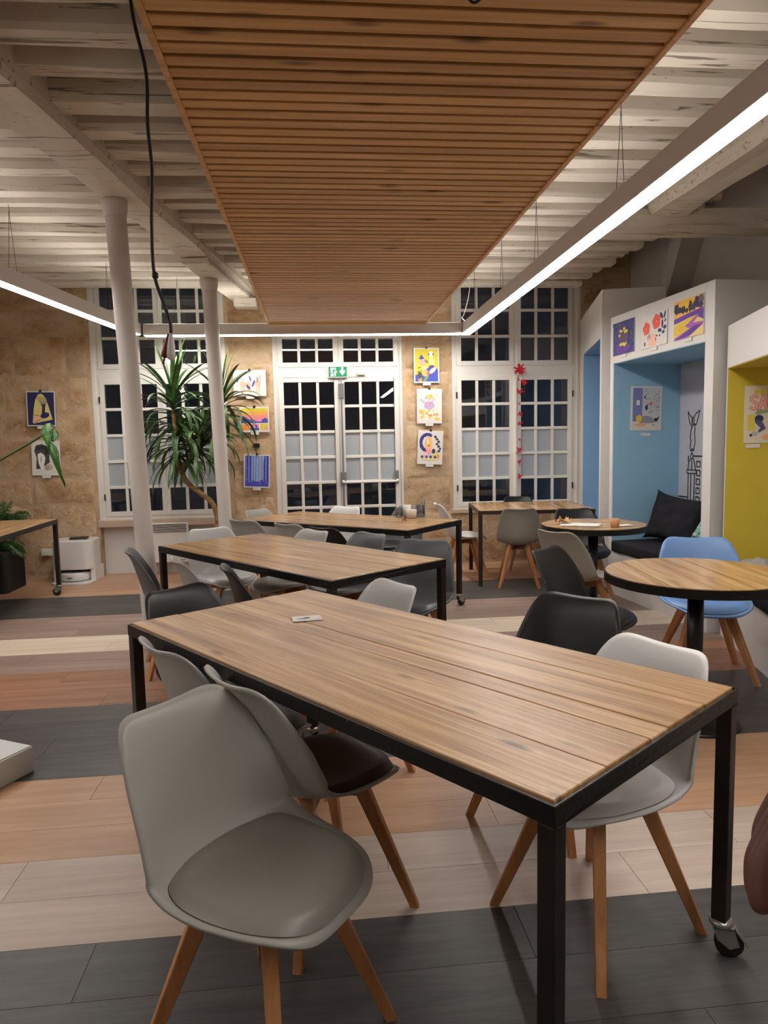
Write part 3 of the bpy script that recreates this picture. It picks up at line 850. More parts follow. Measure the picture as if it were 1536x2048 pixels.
for k in range(26):
    a.ell(rb.uniform(0.08, 0.92), rb.uniform(0.06, 0.36), rb.uniform(0.04, 0.08), rb.uniform(0.03, 0.05), rb.choice([YEL, ORG, S(244, 190, 70)]), 10, 0.2)
a.poly([(0.28, 0.06), (0.4, 0.26), (0.48, 0.05)], WHT)
for k in range(10): a.line([(rb.uniform(0.1, 0.9), rb.uniform(0.3, 0.9)) for _ in range(1)] + [(rb.uniform(0.3, 0.9), rb.uniform(0.4, 0.9))], 0.0022, rb.choice([LILAC, CORAL, VIO, PINK]))
for q in ((0.85, 0.9), (0.9, 0.84), (0.82, 0.84)): a.ell(q[0], q[1], 0.02, 0.014, S(150, 140, 160), 8)
a.build(p)
p = poster('print of a face ringed by navy curls, lowest print right of the door', (1.275, PY, 1.358), 0, 0.29, 0.385, 0.055)
a = Art(0.25, 0.34)
for k in range(15):
    th = 0.35 * PI + k * 0.09 * PI
    a.ell(0.36 + 0.30 * math.cos(th), 0.66 + 0.27 * math.sin(th), 0.085, 0.06, S(46, 48, 110) if k % 2 else S(62, 66, 150), 10, .2)
a.ell(0.42, 0.62, 0.18, 0.26, S(240, 190, 130)); a.ell(0.38, 0.7, 0.05, 0.1, S(240, 214, 190)); a.ell(0.52, 0.7, 0.05, 0.12, S(240, 200, 90)); a.ell(0.43, 0.56, 0.05, 0.02, S(200, 60, 60)); a.ell(0.44, 0.36, 0.14, 0.09, PINK)
for k in range(7):
    a.ell(0.72 + 0.05 * (k % 3) + 0.03 * k, 0.86 - k * 0.08, 0.065, 0.045, S(60, 62, 74) if k % 2 else S(44, 46, 90), 10, .25)
for k in range(8): a.ell(0.14 + k * 0.1, 0.18 + 0.04 * (k % 2), 0.06, 0.055, [S(60, 58, 120), PEACH, S(80, 78, 130), LILAC, S(60, 58, 120), YEL, S(64, 62, 110), CORAL][k], 10, .2)
a.ell(0.5, 0.1, 0.4, 0.03, PALEY); a.ell(0.66, 0.38, 0.08, 0.08, S(52, 54, 120)); a.ell(0.8, 0.3, 0.05, 0.12, YEL); a.ell(0.88, 0.2, 0.06, 0.07, ORG); a.build(p)
# prints on the alcove header
def on_front(A, x, z, d=-0.0065):
    return in_alcove(A, x, d, z)
p = poster('dark violet and yellow swirl print, first on the alcove header', on_front(A2, 0.241, 2.28), RZ2, 0.36, 0.282, clip=False, group='prints on the blue alcove header')
a = Art(0.358, 0.28); a.rect(0, 0, 1, 1, S(62, 66, 130)); rc = random.Random(4)
for k in range(60): a.ell(rc.random(), rc.random(), rc.uniform(.03, .07), rc.uniform(.03, .07), rc.choice([S(52, 60, 140), S(80, 70, 150), S(70, 92, 130), S(60, 60, 100), S(90, 100, 90)]), 8, .3)
a.ell(0.5, 0.18, 0.36, 0.17, S(100, 54, 150), wob=.1); a.ell(0.5, 0.55, 0.26, 0.34, S(90, 60, 120))
for (x, z, r) in ((0.42, 0.68, .12), (0.62, 0.66, .11), (0.5, 0.3, .1), (0.4, 0.3, .08), (0.6, 0.28, .08), (0.55, 0.75, .06), (0.33, 0.58, .05)): a.ell(x, z, r, 0.05, S(220, 206, 70), 10, .35, rot=rc.uniform(-.8, .8))
a.ell(0.46, 0.64, 0.1, 0.03, S(70, 50, 80)); a.ell(0.5, 0.48, 0.14, 0.06, S(96, 74, 66)); a.build(p)
p = poster('white print of red poppies and navy leaves, middle of the alcove header', on_front(A2, 0.722, 2.265), RZ2, 0.37, 0.262, clip=False, group='prints on the blue alcove header')
a = Art(0.35, 0.25)
a.poly([(0.28, 0.02), (0.3, 0.3), (0.42, 0.4), (0.55, 0.36), (0.58, 0.02)], PEACH)
for (x, z, r) in ((0.18, 0.60, 0.15), (0.60, 0.74, 0.17)):
    a.ell(x, z, r, r * 1.35, S(236, 96, 84), 24, 0.08); a.ell(x, z, r * .5, r * .7, S(240, 84, 74), 16, .15); a.ell(x, z, 0.015, 0.02, WHT, 8)
for (x, z, rx, rz_, ro) in ((0.80, 0.88, .05, .12, .5), (0.93, 0.88, .035, .12, -.2), (0.84, 0.62, .04, .14, 0), (0.95, 0.70, .03, .05, -.6), (0.94, 0.50, .07, .06, .7), (0.74, 0.44, .08, .06, -.3), (0.88, 0.36, .06, .05, .6),
                           (0.32, 0.34, .015, .1, .2), (0.26, 0.3, .015, .08, -.2), (0.12, 0.12, .03, .07, .1), (0.62, 0.3, .04, .025, -.4), (0.74, 0.28, .04, .025, .3), (0.58, 0.2, .015, .06, 0)):
    a.ell(x, z, rx, rz_, S(50, 54, 110), 12, 0, ro)
a.build(p)
p = poster('purple river and yellow banks print, last on the alcove header', on_front(A2, 1.18, 2.278), RZ2, 0.362, 0.284, clip=False, group='prints on the blue alcove header')
a = Art(0.36, 0.282); a.rect(0, 0, 1, 1, S(232, 206, 130)); a.rect(0, 0.55, 1, 1, S(240, 180, 110)); a.ell(0.45, 0.85, 0.25, 0.18, S(238, 190, 60))
a.poly([(0, 0.55), (0, 0.42), (0.3, 0.46), (0.55, 0.5), (0.75, 0.5), (1, 0.36), (1, 0.66), (0.7, 0.64), (0.4, 0.6)], S(104, 60, 160))
a.poly([(0, 0.36), (0.3, 0.42), (0.6, 0.5), (0.8, 0.52), (0.4, 0.30), (0.58, 0.22), (0.2, 0.1), (0, 0.12)], S(228, 196, 60))
a.poly([(0.38, 0.3), (0.8, 0.52), (0.86, 0.5), (0.66, 0.34), (1.0, 0.32), (0.98, 0.24), (0.5, 0.0), (0.0, 0.0), (0.04, 0.06), (0.55, 0.22)], S(168, 92, 180))
a.poly([(0.0, 0.0), (0.3, 0.02), (0.6, 0.06), (0.98, 0.26), (0.7, 0.26), (0.2, 0.06)], S(92, 54, 150))
for (x, z, rx, rz_, c) in ((0.08, 0.8, .1, .14, 0), (0.2, 0.75, .1, .08, 0), (0.32, 0.74, .08, .1, 0), (0.44, 0.7, .06, .06, 0), (0.56, 0.78, .06, .15, 0), (0.66, 0.74, .1, .09, 1), (0.78, 0.84, .1, .14, 0), (0.92, 0.88, .09, .12, 2), (0.9, 0.74, .1, .08, 1)):
    a.ell(x, z, rx, rz_, [S(58, 44, 56), S(60, 56, 110), S(110, 96, 110)][c], 12, .2)
for q in range(3): a.line([(0.2 + q * .05, 0.22), (0.22 + q * .05, 0.3)], 0.006, S(232, 140, 110))
a.build(p)
# print inside the blue alcove, print inside the yellow alcove
p = poster('comic print with grey branches and a yellow bubble on the blue alcove side', in_alcove(A2, 0.0662, 0.318, 1.678), RZ2 + PI / 2, 0.302, 0.397, 0.012, clip=False, caption=(0.0, -0.02), group='prints inside the alcoves')
a = Art(0.272, 0.365); a.rect(0.02, 0.18, 0.36, 1, S(128, 132, 186)); a.rect(0.36, 0.12, 1, 1, S(206, 206, 206)); re_ = random.Random(6)
for k in range(46):
    x, z = re_.uniform(.4, .98), re_.uniform(.35, .98); a.line([(x, z), (min(.99, x + re_.uniform(-.03, .14)), z + re_.uniform(-.05, .06))], 0.004, re_.choice([S(150, 150, 152), S(120, 120, 124), S(172, 172, 172)]))
a.ell(0.5, 0.2, 0.28, 0.12, S(150, 152, 160)); a.rect(0, 0, 1, 0.14, S(222, 214, 200)); a.ell(0.24, 0.25, 0.11, 0.09, S(228, 204, 60), 14, .08); a.poly([(0.06, 0.12), (0.3, 0.14), (0.5, 0.12), (0.45, 0.06), (0.2, 0.05)], S(240, 170, 130))
a.rect(0.14, 0.58, 0.26, 0.70, WHT); a.ell(0.5, 0.52, 0.05, 0.06, S(50, 54, 110)); a.ell(0.52, 0.57, 0.06, 0.015, S(50, 54, 110), rot=.6); a.poly([(0.6, 0.6), (0.64, 0.68), (0.72, 0.62), (0.66, 0.56)], CORAL)
a.ell(0.44, 0.78, 0.025, 0.035, BLK, rot=-.5); a.poly([(0.78, 0.16), (0.8, 0.26), (0.88, 0.26), (0.98, 0.32), (0.9, 0.2), (0.86, 0.16), (0.84, 0.2)], BLK); a.ell(0.76, 0.09, 0.03, 0.012, BLK, 8); a.build(p)
p = poster('comic print with pink lettering on the yellow alcove side', in_alcove(A3, 0.0232, 0.262, 1.555), RZ3 + PI / 2, 0.30, 0.39, -0.004, sheet='paper_warm', clip=False, caption=(-0.09, -0.004), group='prints inside the alcoves')
a = Art(0.28, 0.37); a.rect(0.04, 0.2, 0.22, 0.5, S(222, 206, 90))
def letters(txt, x, z, w, h, wid, col):
    G = {'S': [(1, .9), (.6, 1), (.1, .9), (.1, .65), (.9, .4), (.9, .1), (.4, 0), (0, .1)], 'A': [(0, 0), (.5, 1), (1, 0), (.8, .4), (.2, .4)], 'U': [(0, 1), (.05, .2), (.5, 0), (.95, .2), (1, 1)],
         'R': [(0, 0), (0, 1), (.8, .95), (.8, .6), (0, .5), (.9, 0)], 'E': [(1, 1), (0, 1), (0, .5), (.8, .5), (0, .5), (0, 0), (1, 0)]}
    for i, c in enumerate(txt):
        a.line([(x + (i + px * .78) * w, z + pz * h) for px, pz in G[c]], wid, col)
letters('REE', 0.2, 0.87, 0.13, 0.07, 0.008, S(224, 200, 40))
letters('SAU', 0.10, 0.60, 0.2, 0.24, 0.020, S(228, 130, 130)); letters('SAU', 0.10, 0.60, 0.2, 0.24, 0.010, S(240, 186, 180))
a.ell(0.3, 0.42, 0.10, 0.07, S(52, 56, 96)); a.poly([(0.2, 0.4), (0.36, 0.38), (0.46, 0.24), (0.3, 0.16), (0.28, 0.2), (0.34, 0.25), (0.22, 0.34)], S(80, 86, 130))
a.poly([(0.2, 0.5), (0.26, 0.6), (0.5, 0.57), (0.52, 0.54), (0.28, 0.5)], S(150, 160, 130)); a.ell(0.2, 0.15, 0.07, 0.04, S(180, 180, 190)); a.ell(0.12, 0.12, 0.03, 0.025, BLK)
a.ell(0.75, 0.28, 0.25, 0.16, S(240, 170, 160)); a.ell(0.62, 0.08, 0.24, 0.055, S(240, 176, 110)); a.build(p)

# mural in the blue alcove (line drawing of a winged column on the back panel)
MW, MH = 1.30, 1.66
a = Art(MW, MH)
X = lambda m_: m_ / MW
Zm = lambda z: (z - 0.40) / MH
def ml(pts, w=0.010):
    a.line([(X(x), Zm(z)) for x, z in pts], w, BLK)
cx = 0.262 - 0.06
ml([(cx - .075, 1.64), (cx - .055, 1.55), (cx - .02, 1.51), (cx - .012, 1.58), (cx - .04, 1.60), (cx - .075, 1.64)])
ml([(cx + .10, 1.64), (cx + .045, 1.62), (cx + .012, 1.58), (cx + .02, 1.53), (cx + .05, 1.52), (cx + .07, 1.57), (cx + .10, 1.64)])
ml([(cx, 1.60), (cx - .006, 1.55), (cx + .008, 1.52), (cx + .03, 1.52), (cx + .035, 1.47), (cx + .028, 1.45), (cx + .04, 1.37), (cx + .028, 1.32), (cx + .02, 1.29), (cx, 1.31), (cx - .02, 1.29), (cx - .035, 1.33), (cx - .018, 1.38), (cx - .035, 1.41), (cx - .02, 1.49), (cx + .008, 1.52)])
ml([(cx - .004, 1.30), (cx - .004, 1.27), (cx - .018, 1.25), (cx - .018, 1.22), (cx + .014, 1.22), (cx + .014, 1.26), (cx - .004, 1.27)])
ml([(cx - .06, 1.12), (cx - .045, 1.19), (cx - .01, 1.22), (cx + .02, 1.22), (cx + .04, 1.18), (cx + .055, 1.12)])
ml([(cx - .07, 1.12), (cx + .065, 1.12), (cx + .065, 1.09), (cx - .07, 1.09), (cx - .07, 1.12)], 0.009)
for q in (-.05, -.01, .04): ml([(cx + q, 1.09), (cx + q - .004, 0.64)])
ml([(cx, 1.20), (cx - .002, 1.12)])
ml([(cx - .03, 0.64), (cx - .02, 0.76), (cx + .005, 0.80), (cx + .012, 0.79), (cx + .03, 0.82), (cx + .016, 0.74), (cx + .03, 0.64)])
ml([(cx - .08, 0.60), (cx - .05, 0.65), (cx + .05, 0.65), (cx + .08, 0.60), (cx - .08, 0.60)]); ml([(cx - .10, 0.56), (cx - .08, 0.60), (cx + .08, 0.60), (cx + .11, 0.56)])
for q in range(5): ml([(cx - .08 + q * .04, 0.56), (cx - .06 + q * .04, 0.58), (cx - .05 + q * .04, 0.56)])
for k in range(9): ml([(0.012, 0.875 - k * 0.036), (cx - .06, 0.875 - k * 0.036)])
ml([(cx + .02, 1.245), (0.56, 1.245)]); ml([(cx - .05, 1.245), (cx - .05, 1.20)])
for k in range(6):
    z = 1.20 - k * 0.078
    for c0 in (0.275, 0.365, 0.455):
        ml([(c0, z), (c0 + .05, z), (c0 + .05, z - .048), (c0, z - .048), (c0, z)], 0.008)
a.build(A2, (0.061 + MW / 2, 0.655 - 0.001, 0.40 + MH / 2), 'mural', 'black line drawing of a winged figure on a column')

# alcove furnishings
def soft_box(x0, x1, y0, y1, z0, z1, r=0.03):
    return MB().box(x0, x1, y0, y1, z0, z1)
c = thing('bench_cushion', 'black seat cushion on the bench of the light blue alcove', 'cushion', in_alcove(A2, 0, 0, 0.391), RZ2, 'alcove seat cushions')
MB().box(0.066, 1.364, -0.012, 0.64, 0, 0.10).build('cushion_body', 'cloth_black', c, bevel=0.018, segs=3, smooth=True)
c = thing('bench_cushion', 'black seat cushion on the bench of the yellow alcove', 'cushion', in_alcove(A3, 0, 0, 0.371), RZ3, 'alcove seat cushions')
MB().box(0.022, 1.70, -0.012, 0.59, 0, 0.11).build('cushion_body', 'cloth_black', c, bevel=0.018, segs=3, smooth=True)
def pillow(name, label, mat, loc, w, h, t, rot, group='cushions in the alcove', seed=1.0):
    V = []; F = []; n = 22
    for side in (1, -1):
        for j in range(n + 1):
            for i in range(n + 1):
                u = -1 + 2 * i / n; v = -1 + 2 * j / n
                k = max(0.0, (1 - u ** 4) * (1 - v ** 4)) ** 0.6
                pinch = 1 - 0.17 * (1 - abs(u) ** 3) * abs(v) ** 3 * 1.0
                pinch2 = 1 - 0.15 * (1 - abs(v) ** 3) * abs(u) ** 3
                wr = noise.noise(Vector((u * 2.2 + seed, v * 2.2, seed))) * 0.034 * (1 if side > 0 else .5) + noise.noise(Vector((u * 5 + seed, v * 3, seed * 2))) * 0.014
                V.append((u * w / 2 * pinch2, side * (t / 2 * k) + wr * k, v * h / 2 * pinch))
    m1 = (n + 1) ** 2
    for s_ in (0, 1):
        for j in range(n):
            for i in range(n):
                q = s_ * m1 + j * (n + 1) + i
                f = (q, q + 1, q + n + 2, q + n + 1)
                F.append(f if s_ else tuple(reversed(f)))
    me = MB().add(V, F)
    o = me.build(name, mat, None, loc, rot, smooth=True)
    bm = bmesh.new(); bm.from_mesh(o.data); bmesh.ops.remove_doubles(bm, verts=bm.verts, dist=0.0008); bm.to_mesh(o.data); bm.free()
    return tag(o, label, 'cushion', group)
pl = pillow('throw_pillow', 'large rumpled black pillow leaning in the light blue alcove', 'cloth_black', in_alcove(A2, 0.42, 0.42, 0.70), 0.60, 0.46, 0.18, (-0.30, 0.10, RZ2 + 0.30))
pl2 = pillow('throw_pillow', 'small teal patterned pillow beside the black pillow', 'pattern_cloth', in_alcove(A2, 0.95, 0.40, 0.665), 0.32, 0.30, 0.12, (-0.38, 0.35, RZ2 + 0.1), seed=4)
# grey blanket heap
V = []; F = []; nx, ny = 44, 26
for j in range(ny + 1):
    for i in range(nx + 1):
        u, v = i / nx, j / ny
        e = min(1, 7 * min(u, 1 - u, v, 1 - v))
        h = 0.012 + e * (0.085 + 0.09 * max(0, noise.noise(Vector((u * 5, v * 4, 3)))) + 0.04 * abs(noise.noise(Vector((u * 15 + v * 6, v * 11, 7)))))
        V.append((0.05 + 1.0 * u + 0.02 * math.sin(v * 17), 0.03 + 0.50 * v + 0.015 * math.sin(u * 21), h))
for j in range(ny):
    for i in range(nx):
        q = j * (nx + 1) + i; F.append((q, q + 1, q + nx + 2, q + nx + 1))
b = MB().add(V, F).build('blanket', 'cloth_grey', None, in_alcove(A3, 0, 0, 0.478), RZ3, smooth=True)
sd = b.modifiers.new('s', 'SOLIDIFY'); sd.thickness = 0.008
tag(b, 'rumpled grey blanket on the yellow alcove bench', 'blanket')
def socket(label, A, x, z, n):
    t = thing('power_socket', label, 'socket', in_alcove(A, x, -0.0005, z), A.rotation_euler.z, 'sockets on the bench fronts')
    MB().box(-0.04 * n, 0.04 * n, -0.010, 0.004, -0.04, 0.04).build('cover_plate', 'heater_white', t, bevel=0.003)
    for k in range(n):
        MB().lathe([(0.019, 0), (0.019, 0.003), (0.001, 0.003)], 14, Matrix.Translation((-0.04 * n + 0.04 + 0.08 * k, -0.010, 0)) @ Matrix.Rotation(PI / 2, 4, 'X')).build('socket_well', 'plaster', t)
socket('white double socket low on the light blue alcove bench', A2, 1.24, 0.12, 2)
socket('white socket on the yellow alcove bench front', A3, 0.16, 0.22, 1)

# ================================================================== TABLES
LEG = 0.039
def caster(leg, x, y, ang):
    c, s = math.cos(ang), math.sin(ang)
    R = Matrix.Translation((x, y, 0)) @ Matrix.Rotation(ang, 4, 'Z')
    MB().lathe([(0.026, 0.088), (0.030, 0.092), (0.030, 0.102), (0.020, 0.106)], 20, R).build('caster_collar', 'zinc', leg, smooth=True)
    MB().prism([(-0.022, 0.088), (0.03, 0.088), (0.045, 0.040), (0.02, 0.030), (-0.012, 0.055)], -0.021, -0.017, R @ Matrix.Rotation(PI / 2, 4, 'X')).prism([(-0.022, 0.088), (0.03, 0.088), (0.045, 0.040), (0.02, 0.030), (-0.012, 0.055)], 0.017, 0.021, R @ Matrix.Rotation(PI / 2, 4, 'X')).box(-0.022, 0.03, -0.021, 0.021, 0.082, 0.089, R).build('caster_fork', 'zinc', leg)
    MB().lathe([(0.012, -0.014), (0.030, -0.014), (0.0365, -0.009), (0.0365, 0.009), (0.030, 0.014), (0.012, 0.014)], 24, R @ Matrix.Translation((0.022, 0, 0.0368)) @ Matrix.Rotation(PI / 2, 4, 'X')).build('caster_wheel', 'rubber', leg, smooth=True)
    MB().box(0.0, 0.045, -0.018, 0.018, -0.0015, 0.0015, R @ Matrix.Translation((0.040, 0, 0.076)) @ Matrix.Rotation(0.95, 4, 'Y')).build('brake_lever', 'zinc', leg)

def rect_table(name, label, cx, cy, deg, L, Wd, H, seams, casters, wood_m='table_wood', frame='black_steel', cast_ang=0.3, ft=0.042, legmat='worn_steel', group='long plank tables'):
    """long axis is local Y; seams: widths measured across local X from the left edge"""
    t = thing(name, label, 'table', (cx, cy, 0), math.radians(deg), group)
    e = 0.006
    hw, hl = Wd / 2, L / 2
    xs = [-hw + e + 0.004] + [-hw + s * Wd for s in seams] + [hw - e - 0.004]
    for i, (a, b) in enumerate(zip(xs[:-1], xs[1:])):
        dx = 0.0018
        ln = 2 * (hl - e - 0.004) - (0.004 if i % 2 else 0)
        w = b - a - 2 * dx
        me = MB().box(-ln / 2, ln / 2, -w / 2, w / 2, -0.028, 0).mesh('plank', wood_m, 0.002, 1)
        inst('plank', me, t, ((a + b) / 2, 0, H + random.uniform(-0.0008, 0.0012)), PI / 2)
    m = MB()
    zt, zb = H - 0.004, H - 0.004 - ft
    th = 0.006
    for (x0, x1, y0, y1) in ((-hw, -hw + th, -hl, hl), (hw - th, hw, -hl, hl), (-hw + th, hw - th, -hl, -hl + th), (-hw + th, hw - th, hl - th, hl)):
        m.box(x0, x1, y0, y1, zb, zt)
    for (x0, x1, y0, y1) in ((-hw + th, -hw + 0.04, -hl + th, hl - th), (hw - 0.04, hw - th, -hl + th, hl - th), (-hw + 0.04, hw - 0.04, -hl + th, -hl + 0.04), (-hw + 0.04, hw - 0.04, hl - 0.04, hl - th)):
        m.box(x0, x1, y0, y1, zb, zb + 0.006)
    m.box(-hw + 0.04, hw - 0.04, -0.02, 0.02, zb, zb + 0.008)
    m.build('top_frame', frame, t, bevel=0.0015, segs=1)
    z0 = 0.104 if casters else 0.0
    for sx in (-1, 1):
        for sy in (-1, 1):
            x = sx * (hw - LEG / 2 - 0.001); y = sy * (hl - LEG / 2 - 0.001)
            lg = MB().box(x - LEG / 2, x + LEG / 2, y - LEG / 2, y + LEG / 2, z0, zb).build('leg', legmat, t, bevel=0.003)
            if casters: caster(lg, x, y, cast_ang + 0.7 * sx + 1.3 * sy)
    return t
T1 = rect_table('plank_table', 'nearest long plank table with a small card lying on it', 0.171, 2.155, 37.5, 1.872, 0.85, 0.75, (0.235, 0.455, 0.555, 0.785), True, cast_ang=-0.4)
T2 = rect_table('plank_table', 'second long plank table behind the nearest one', -0.200, 4.315, 38.0, 1.86, 0.84, 0.75, (0.2, 0.36, 0.58, 0.78), True, 'table_wood_far')
T3 = rect_table('plank_table', 'third long plank table, in front of the glazed door', 0.225, 6.10, 49.5, 1.86, 0.84, 0.75, (0.2, 0.4, 0.6, 0.8), True, 'table_wood_far')
T4 = rect_table('plank_table', 'short plank table under the garland window', 2.14, 6.98, -6.5, 0.94, 1.13, 0.745, (0.16, 0.33, 0.5, 0.67, 0.84), False, 'table_wood_far', 'brown_steel', legmat='brown_steel', ft=0.035)
T5 = rect_table('plank_table', 'plank table on casters at the left edge in front of the palm', -2.93, 6.02, 2.0, 1.84, 0.85, 0.75, (0.2, 0.4, 0.6, 0.8), True, 'table_wood_far', cast_ang=1.2)

def round_table(label, cx, cy, R, seam_deg, H=0.75, npl=5):
    t = thing('round_table', label, 'table', (cx, cy, 0), math.radians(seam_deg), 'round plank tables')
    r = R - 0.006
    for i in range(npl):
        v0 = -r + 2 * r * i / npl + 0.0014; v1 = -r + 2 * r * (i + 1) / npl - 0.0014
        v0 = max(v0, -r + 0.0005); v1 = min(v1, r - 0.0005)
        pts = []
        n = 14
        for k in range(n + 1):
            v = v0 + (v1 - v0) * k / n; pts.append((math.sqrt(max(0, r * r - v * v)), v))
        for k in range(n + 1):
            v = v1 - (v1 - v0) * k / n; pts.append((-math.sqrt(max(0, r * r - v * v)), v))
        vc = (v0 + v1) / 2
        pts = [(x, y - vc) for x, y in pts]
        MB().prism(pts, -0.026, 0).build('plank', 'table_wood_far', t, (0, vc, H + 0.001 * (i % 2)))
    MB().lathe([(R - 0.005, H - 0.045), (R, H - 0.045), (R, H - 0.003), (R - 0.005, H - 0.003), (R - 0.005, H - 0.045)], 64).build('steel_rim', 'black_steel', t, smooth=False)
    MB().box(-R + 0.03, R - 0.03, -0.03, 0.03, H - 0.04, H - 0.027).build('cross_bar', 'black_steel', t)
    MB().lathe([(0.038, 0.02), (0.038, H - 0.04)], 24).build('pedestal', 'black_plastic', t, smooth=True)
    MB().lathe([(0.215, 0.0), (0.215, 0.010), (0.205, 0.016), (0.06, 0.024), (0.042, 0.05)], 48).build('base_disc', 'black_plastic', t, smooth=True)
    return t
R1 = round_table('smaller-looking far round plank table with papers and a paper cup', 2.125, 5.22, 0.40, 4)
R2 = round_table('near round plank table in front of the blue chair', 1.82, 3.185, 0.43, 84)

# ================================================================== CHAIRS
def cat(P, t):
    n = len(P) - 1
    x = max(0, min(0.99999, t)) * n
    i = int(x); f = x - i
    p0 = P[max(i - 1, 0)]; p1 = P[i]; p2 = P[i + 1]; p3 = P[min(i + 2, n)]
    if isinstance(p1, (float, int)):
        return 0.5 * (2 * p1 + (-p0 + p2) * f + (2 * p0 - 5 * p1 + 4 * p2 - p3) * f * f + (-p0 + 3 * p1 - 3 * p2 + p3) * f ** 3)
    return tuple(0.5 * (2 * b + (-a + c) * f + (2 * a - 5 * b + 4 * c - d) * f * f + (-a + 3 * b - 3 * c + d) * f ** 3) for a, b, c, d in zip(p0, p1, p2, p3))
PROF = [(0.232, 0.405), (0.170, 0.422), (0.085, 0.418), (0.0, 0.408), (-0.085, 0.408), (-0.155, 0.430), (-0.200, 0.490), (-0.222, 0.565), (-0.243, 0.640), (-0.264, 0.712), (-0.292, 0.782)]
HALF = [0.186, 0.205, 0.218, 0.225, 0.228, 0.228, 0.224, 0.217, 0.207, 0.195, 0.183]
LIFT = [0.004, 0.014, 0.026, 0.040, 0.056, 0.078, 0.090, 0.082, 0.064, 0.044, 0.022]
def shell_pt(u, s):
    y, z = cat(PROF, s)
    y1, z1 = cat(PROF, min(1, s + 0.01)); y0, z0 = cat(PROF, max(0, s - 0.01))
    ty, tz = y1 - y0, z1 - z0
    l = math.hypot(ty, tz) or 1
    ny, nz = -tz / l, ty / l          # towards the sitter
    if ny * 0.7 + nz * 0.7 < 0: ny, nz = -ny, -nz
    h = cat(HALF, s); k = cat(LIFT, s) * abs(u) ** 2.3
    z2 = z + nz * k + (0.016 * u * u - 0.006) * max(0, (s - 0.8) / 0.2) ** 1.5
    y2 = y + ny * k - 0.014 * max(0, (s - 0.93) / 0.07) ** 2
    if s < 0.08: z2 -= 0.010 * (1 - s / 0.08) ** 2
    return (u * h, y2, z2), (0, ny, nz)
def squircle(a, b, p):
    m_ = max(abs(a), abs(b))
    if m_ < 1e-6: return a, b
    g = m_ / ((abs(a) ** p + abs(b) ** p) ** (1 / p))
    return a * g, b * g
def shell_mesh():
    NU, NS = 22, 40
    V = []; F = []
    for j in range(NS + 1):
        for i in range(NU + 1):
            a = -1 + 2 * i / NU; b = -1 + 2 * j / NS
            p = 3.6 if b < 0 else 6.0
            u, q = squircle(a, b, p)
            V.append(shell_pt(u, (q + 1) / 2)[0])
    for j in range(NS):
        for i in range(NU):
            q = j * (NU + 1) + i; F.append((q, q + 1, q + NU + 2, q + NU + 1))
    me = bpy.data.meshes.new('seat_shell'); me.from_pydata(V, [], F)
    bm = bmesh.new(); bm.from_mesh(me)
    bmesh.ops.recalc_face_normals(bm, faces=bm.faces)
    up = [f for f in bm.faces if abs(f.normal.z) > 0.8]
    if sum(f.normal.z for f in up) < 0: bmesh.ops.reverse_faces(bm, faces=bm.faces)
    bm.to_mesh(me); bm.free()
    for f in me.polygons: f.use_smooth = True
    me.materials.append(MATS['shell_grey'])
    return me
def pad_mesh():
    N = 22; V = []; F = []
    for j in range(N + 1):
        for i in range(N + 1):
            a = -1 + 2 * i / N; b = -1 + 2 * j / N
            u, q = squircle(a, b, 2.8)
            r = max(abs(a), abs(b))
            s = 0.282 + 0.250 * q
            (x, y, z), (nx_, ny_, nz_) = shell_pt(u * 0.90, s)
            d = 0.003 + 0.027 * max(0, 1 - r ** 7) ** 0.5
            V.append((x, y + ny_ * d, z + nz_ * d))
    for j in range(N):
        for i in range(N):
            q = j * (N + 1) + i; F.append((q, q + 1, q + N + 2, q + N + 1))
    me = MB().add(V, F).mesh('seat_pad', 'pad_grey', smooth=True)
    if sum(p.normal.z for p in me.polygons) < 0: me.flip_normals()
    return me
SHELL, PAD = shell_mesh(), pad_mesh()
TOPR, FOOT = 0.085, 0.208
leg_m = MB().frustum((TOPR, TOPR, 0.405), (FOOT, FOOT, 0.0), (0.023, 0.018), (0.015, 0.013), up=(1, -1, 0))
LEGM = leg_m.mesh('leg', 'beech', 0.004, 2)
for v_ in LEGM.vertices:
    if v_.co.z < 0.012: v_.co.z = 0.0
BOLT = MB().lathe([(0.0075, 0), (0.0075, 0.003), (0.001, 0.004)], 10, Matrix.Translation((0.108, 0.076, 0.372)) @ Matrix.Rotation(PI / 4, 4, 'Z') @ Matrix.Rotation(PI / 2, 4, 'X')).mesh('bolt', 'zinc')
um = MB()
for q in (1, -1):
    um.frustum((-TOPR - .012, -q * (TOPR + .012), 0.372), (TOPR + .012, q * (TOPR + .012), 0.372), (0.014, 0.020), (0.014, 0.020))
um.box(-0.05, 0.05, -0.05, 0.05, 0.385, 0.405)
UNDER = um.mesh('under_frame', 'beech_dark', 0.002, 1)
def chair(label, cx, cy, deg, shell, pad=None, group=None, wide=1.0):
    pad = pad or shell
    t = thing('tub_chair', label, 'chair', (cx, cy, 0), math.radians(deg - 90), group)
    t.scale = (wide, 1, 1)
    o = inst('seat_shell', SHELL, t, mat='shell_' + shell)
    md = o.modifiers.new('thick', 'SOLIDIFY'); md.thickness = 0.0085; md.offset = -1; md.use_rim = True
    inst('seat_pad', PAD, t, mat='pad_' + pad)
    inst('under_frame', UNDER, t)
    for k in range(4):
        lg = inst('leg', LEGM, t, rot=k * PI / 2)
        inst('bolt', BOLT, lg)
    return t
G1 = 'tub chairs around the nearest long table'; G2 = 'tub chairs around the second long table'; G3 = 'tub chairs around the third long table'
chair('large grey tub chair nearest the camera, turned away from the table', -0.154, 1.528, -37, 'grey', 'grey', G1)
chair('grey tub chair with dark seat pad tucked in beside the nearest chair', -0.028, 2.025, 33, 'grey', 'brown', G1, 0.95)
